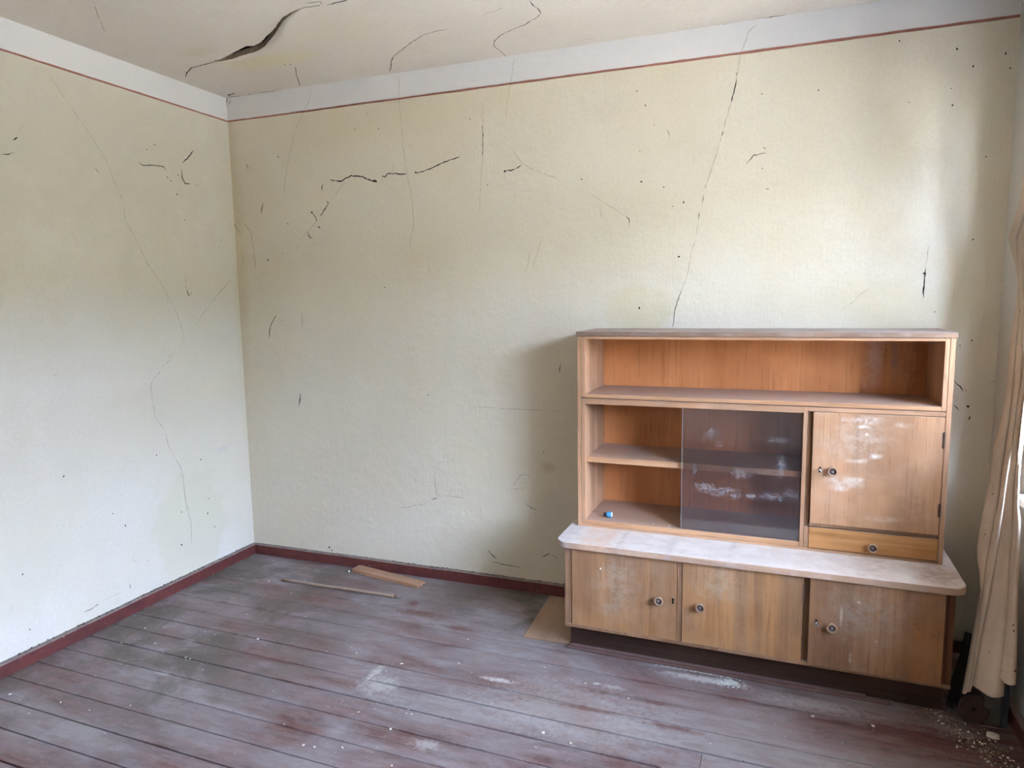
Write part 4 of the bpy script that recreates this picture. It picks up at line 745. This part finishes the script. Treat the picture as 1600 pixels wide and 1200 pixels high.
# ---------------------------------------------------------------- things in the dark corner under the window
bs = empty('broom_head', (3.585, -.44, 0)); tag(bs, 'black bristle broom head standing in the corner behind the curtain', 'broom')
bm = bmesh.new(); rnd = random.Random(9)
for i in range(60):
    t = rnd.uniform(-1, 1); y_ = rnd.uniform(-.035, .03)
    tube(bm, [(t*.038+rnd.uniform(-.004, .004)-.004, -.035+y_*.8, .002), (.006+t*.026, y_*.7, .09), (.022+t*.015, .02+y_*.5, .18)], [.0014, .0026, .0022], 5)
o = obj('bristles', bm, M['bristle'], bs); o['kind'] = 'stuff'
bm = bmesh.new(); tube(bm, [(.020, .018, .165), (.030, .035, .26)], [.017, .012], 12); obj('binding', bm, M['bristle'], bs, True)
ld = empty('round_lid', (3.612, -.562, .0)); tag(ld, 'small round brown lid leaning on the grey post in the corner', 'lid')
ld.rotation_euler = (R(-14), 0, R(12))
bm = bmesh.new(); lathe(bm, [(0, -.004), (.046, -.004), (.050, -.001), (.050, .004), (.045, .005), (.042, .003), (0, .003)], 30, Matrix.Translation((0, 0, .0505)) @ Matrix.Rotation(R(90), 4, 'X')); obj('disc', bm, M['lid'], ld, True)
bm = bmesh.new(); lathe(bm, [(0, .0032), (.004, .0032), (.003, .005), (0, .006)], 12, Matrix.Translation((0, 0, .0505)) @ Matrix.Rotation(R(90), 4, 'X')); obj('boss', bm, M['black'], ld, True)
ps = empty('wooden_post', (3.675, -.515, 0), R(-4)); tag(ps, 'grey wooden post end standing by the right baseboard below the curtain', 'post')
boxo('post_body', -.031, .020, -.03, .03, .0005, .42, M['post'], ps, .002); boxo('side_board', .0205, .037, -.045, .03, .0005, .36, flat('blue_grey_board', (.055, .058, .062), .7), ps, .0015)

# ---------------------------------------------------------------- rubble, chips, dust
def chip_mesh(s, seed, flatn=.5):
    rnd = random.Random(seed); bm = bmesh.new(); bmesh.ops.create_icosphere(bm, subdivisions=1, radius=s)
    ax, ay = rnd.uniform(.7, 1.5), rnd.uniform(.5, 1.0)
    for v in bm.verts: v.co = Vector((v.co.x*ax, v.co.y*ay, v.co.z*flatn))*rnd.uniform(.7, 1.15)
    z0 = min(v.co.z for v in bm.verts)
    for v in bm.verts: v.co.z -= z0
    return bm
rb = obj('plaster_lump', chip_mesh(.017, 5, .8), M['chip'], None, False, (3.648, -.640, 0)); tag(rb, 'largest cream plaster lump at the foot of the grey post', 'rubble')
wl_ = obj('plaster_lump', chip_mesh(.0085, 8, .9), M['powder'], None, False, (.738, -.098, 0)); tag(wl_, 'round white crumb touching the left end of the plank offcut', 'rubble')
proto = [None]*4
for i in range(4):
    me = bpy.data.meshes.new('plaster_chip'); b_ = chip_mesh(.0055, 40+i, .45); b_.to_mesh(me); b_.free(); me.materials.append(M['chip']); proto[i] = me
rnd = random.Random(2)
for i, (x, y, s_) in enumerate(CHIPS):
    o = bpy.data.objects.new('plaster_chip', proto[i % 4]); COL.objects.link(o); o.location = (x, y, .0002); o.rotation_euler = (0, 0, rnd.uniform(0, 6)); o.scale = (s_, s_, s_)
    where = ('in the dark window corner' if x > 3.3 else 'in front of the sideboard' if x > 2.0 else 'at the foot of the left baseboard' if x < .26 else
             'near the long round stick in the back corner' if y > -.72 and x < 1.2 else 'around the whitish dust patch mid floor' if x > 1.2 else 'on the bare boards between left baseboard and dust patch')
    tag(o, 'small pale plaster chip lying ' + where, 'chip', 'plaster chips ' + where)
for j, (u, v) in enumerate(((.325, .035), (.395, .028))):
    o = bpy.data.objects.new('plaster_chip', proto[j]); COL.objects.link(o); o.location = at(u, v, .5303); o.scale = (.75, .75, .8)
    tag(o, ('tiny white crumb on the hutch floor, nearer the blue cap', 'tiny white crumb on the hutch floor, nearer the glass pane')[j], 'chip')
def scatter(name, n, fn, mat, smin, smax, label, seed):
    rnd = random.Random(seed); bm = bmesh.new()
    for i in range(n):
        x, y, z = fn(rnd); s_ = rnd.uniform(smin, smax)*rnd.choice((1, 1, 1, .6, 1.5)); a = rnd.uniform(0, 6.28)
        p = [(s_*1.3, 0), (-s_*.4, s_*.8), (-s_*.9, -s_*.5)]
        vs = [bm.verts.new((x+c*math.cos(a)-d*math.sin(a), y+c*math.sin(a)+d*math.cos(a), z+.0001)) for c, d in p]
        t = bm.verts.new((x, y, z+s_*rnd.uniform(.4, 1.1)))
        fs = [bm.faces.new(vs[::-1])] + [bm.faces.new((vs[k_], vs[(k_+1) % 3], t)) for k_ in range(3)]
        if isinstance(mat, list) and rnd.random() < .18:
            for f in fs: f.material_index = 1
    o = obj(name, bm, mat); return tag(o, label, 'debris', None, 'stuff')
free = lambda x, y: not (x > 3.32 and y > -.98) and not (.72 < x < 1.24 and y > -.19) and not (2.09 < x < 3.54 and y > -.56) and not (1.88 < x < 2.2 and y > -.5)
def on_floor(rnd):
    while True:
        x, y = rnd.uniform(.15, 3.7), -rnd.uniform(.03, 2.0)
        if free(x, y): return x, y, 0
scatter('dust_grains', 1900, on_floor, [M['chip'], M['speck']], .0006, .0019, 'fine pale and dark grit strewn over the floor boards', 1)
def by_left(rnd):
    y = -rnd.uniform(.03, 1.9); return .03+min(.11, abs(rnd.gauss(0, .045))), y, 0
scatter('corner_crumbs', 260, by_left, M['dirt'], .0012, .0035, 'brown crumbs along the foot of the left baseboard', 3)
def by_right(rnd):
    t = rnd.random(); x = 3.50+.18*t+rnd.gauss(0, .035); y = -.53-.32*t+rnd.gauss(0, .03)
    return min(x, 3.72), min(y, -.515), 0
scatter('rubble_grit', 700, by_right, [M['dirt'], M['chip']], .0015, .0048, 'tan rubble crumbs and pale flakes spread in the dark window corner', 4)
def heap(rnd):
    a, r_ = rnd.uniform(0, 6.28), abs(rnd.gauss(0, .5)); return 2.798+.045*r_*math.cos(a), -.575+.03*r_*math.sin(a), max(0, .010*(1-r_))
scatter('powder_heap', 420, heap, M['powder'], .0015, .005, 'small heap of white plaster crumbs in front of the sideboard plinth', 6)
def streak(rnd):
    x = rnd.uniform(2.50, 2.82); return x, -.522-.012*(x-2.5)-abs(rnd.gauss(0, .006)), .0
scatter('powder_streak', 500, streak, M['powder'], .0008, .0024, 'line of white powder along the reddish wooden strip', 7)
def patch(rnd):
    return rnd.gauss(1.56, .10), rnd.gauss(-1.10, .08), 0
scatter('dust_patch', 300, patch, M['powder'], .0006, .0017, 'patch of whitish grit in the middle of the floor', 8)
def patch2(rnd):
    return rnd.gauss(1.62, .05), rnd.gauss(-.75, .02), 0
scatter('dust_patch', 120, patch2, M['dirt'], .0007, .0016, 'small patch of sandy grit beyond the whitish one', 9)
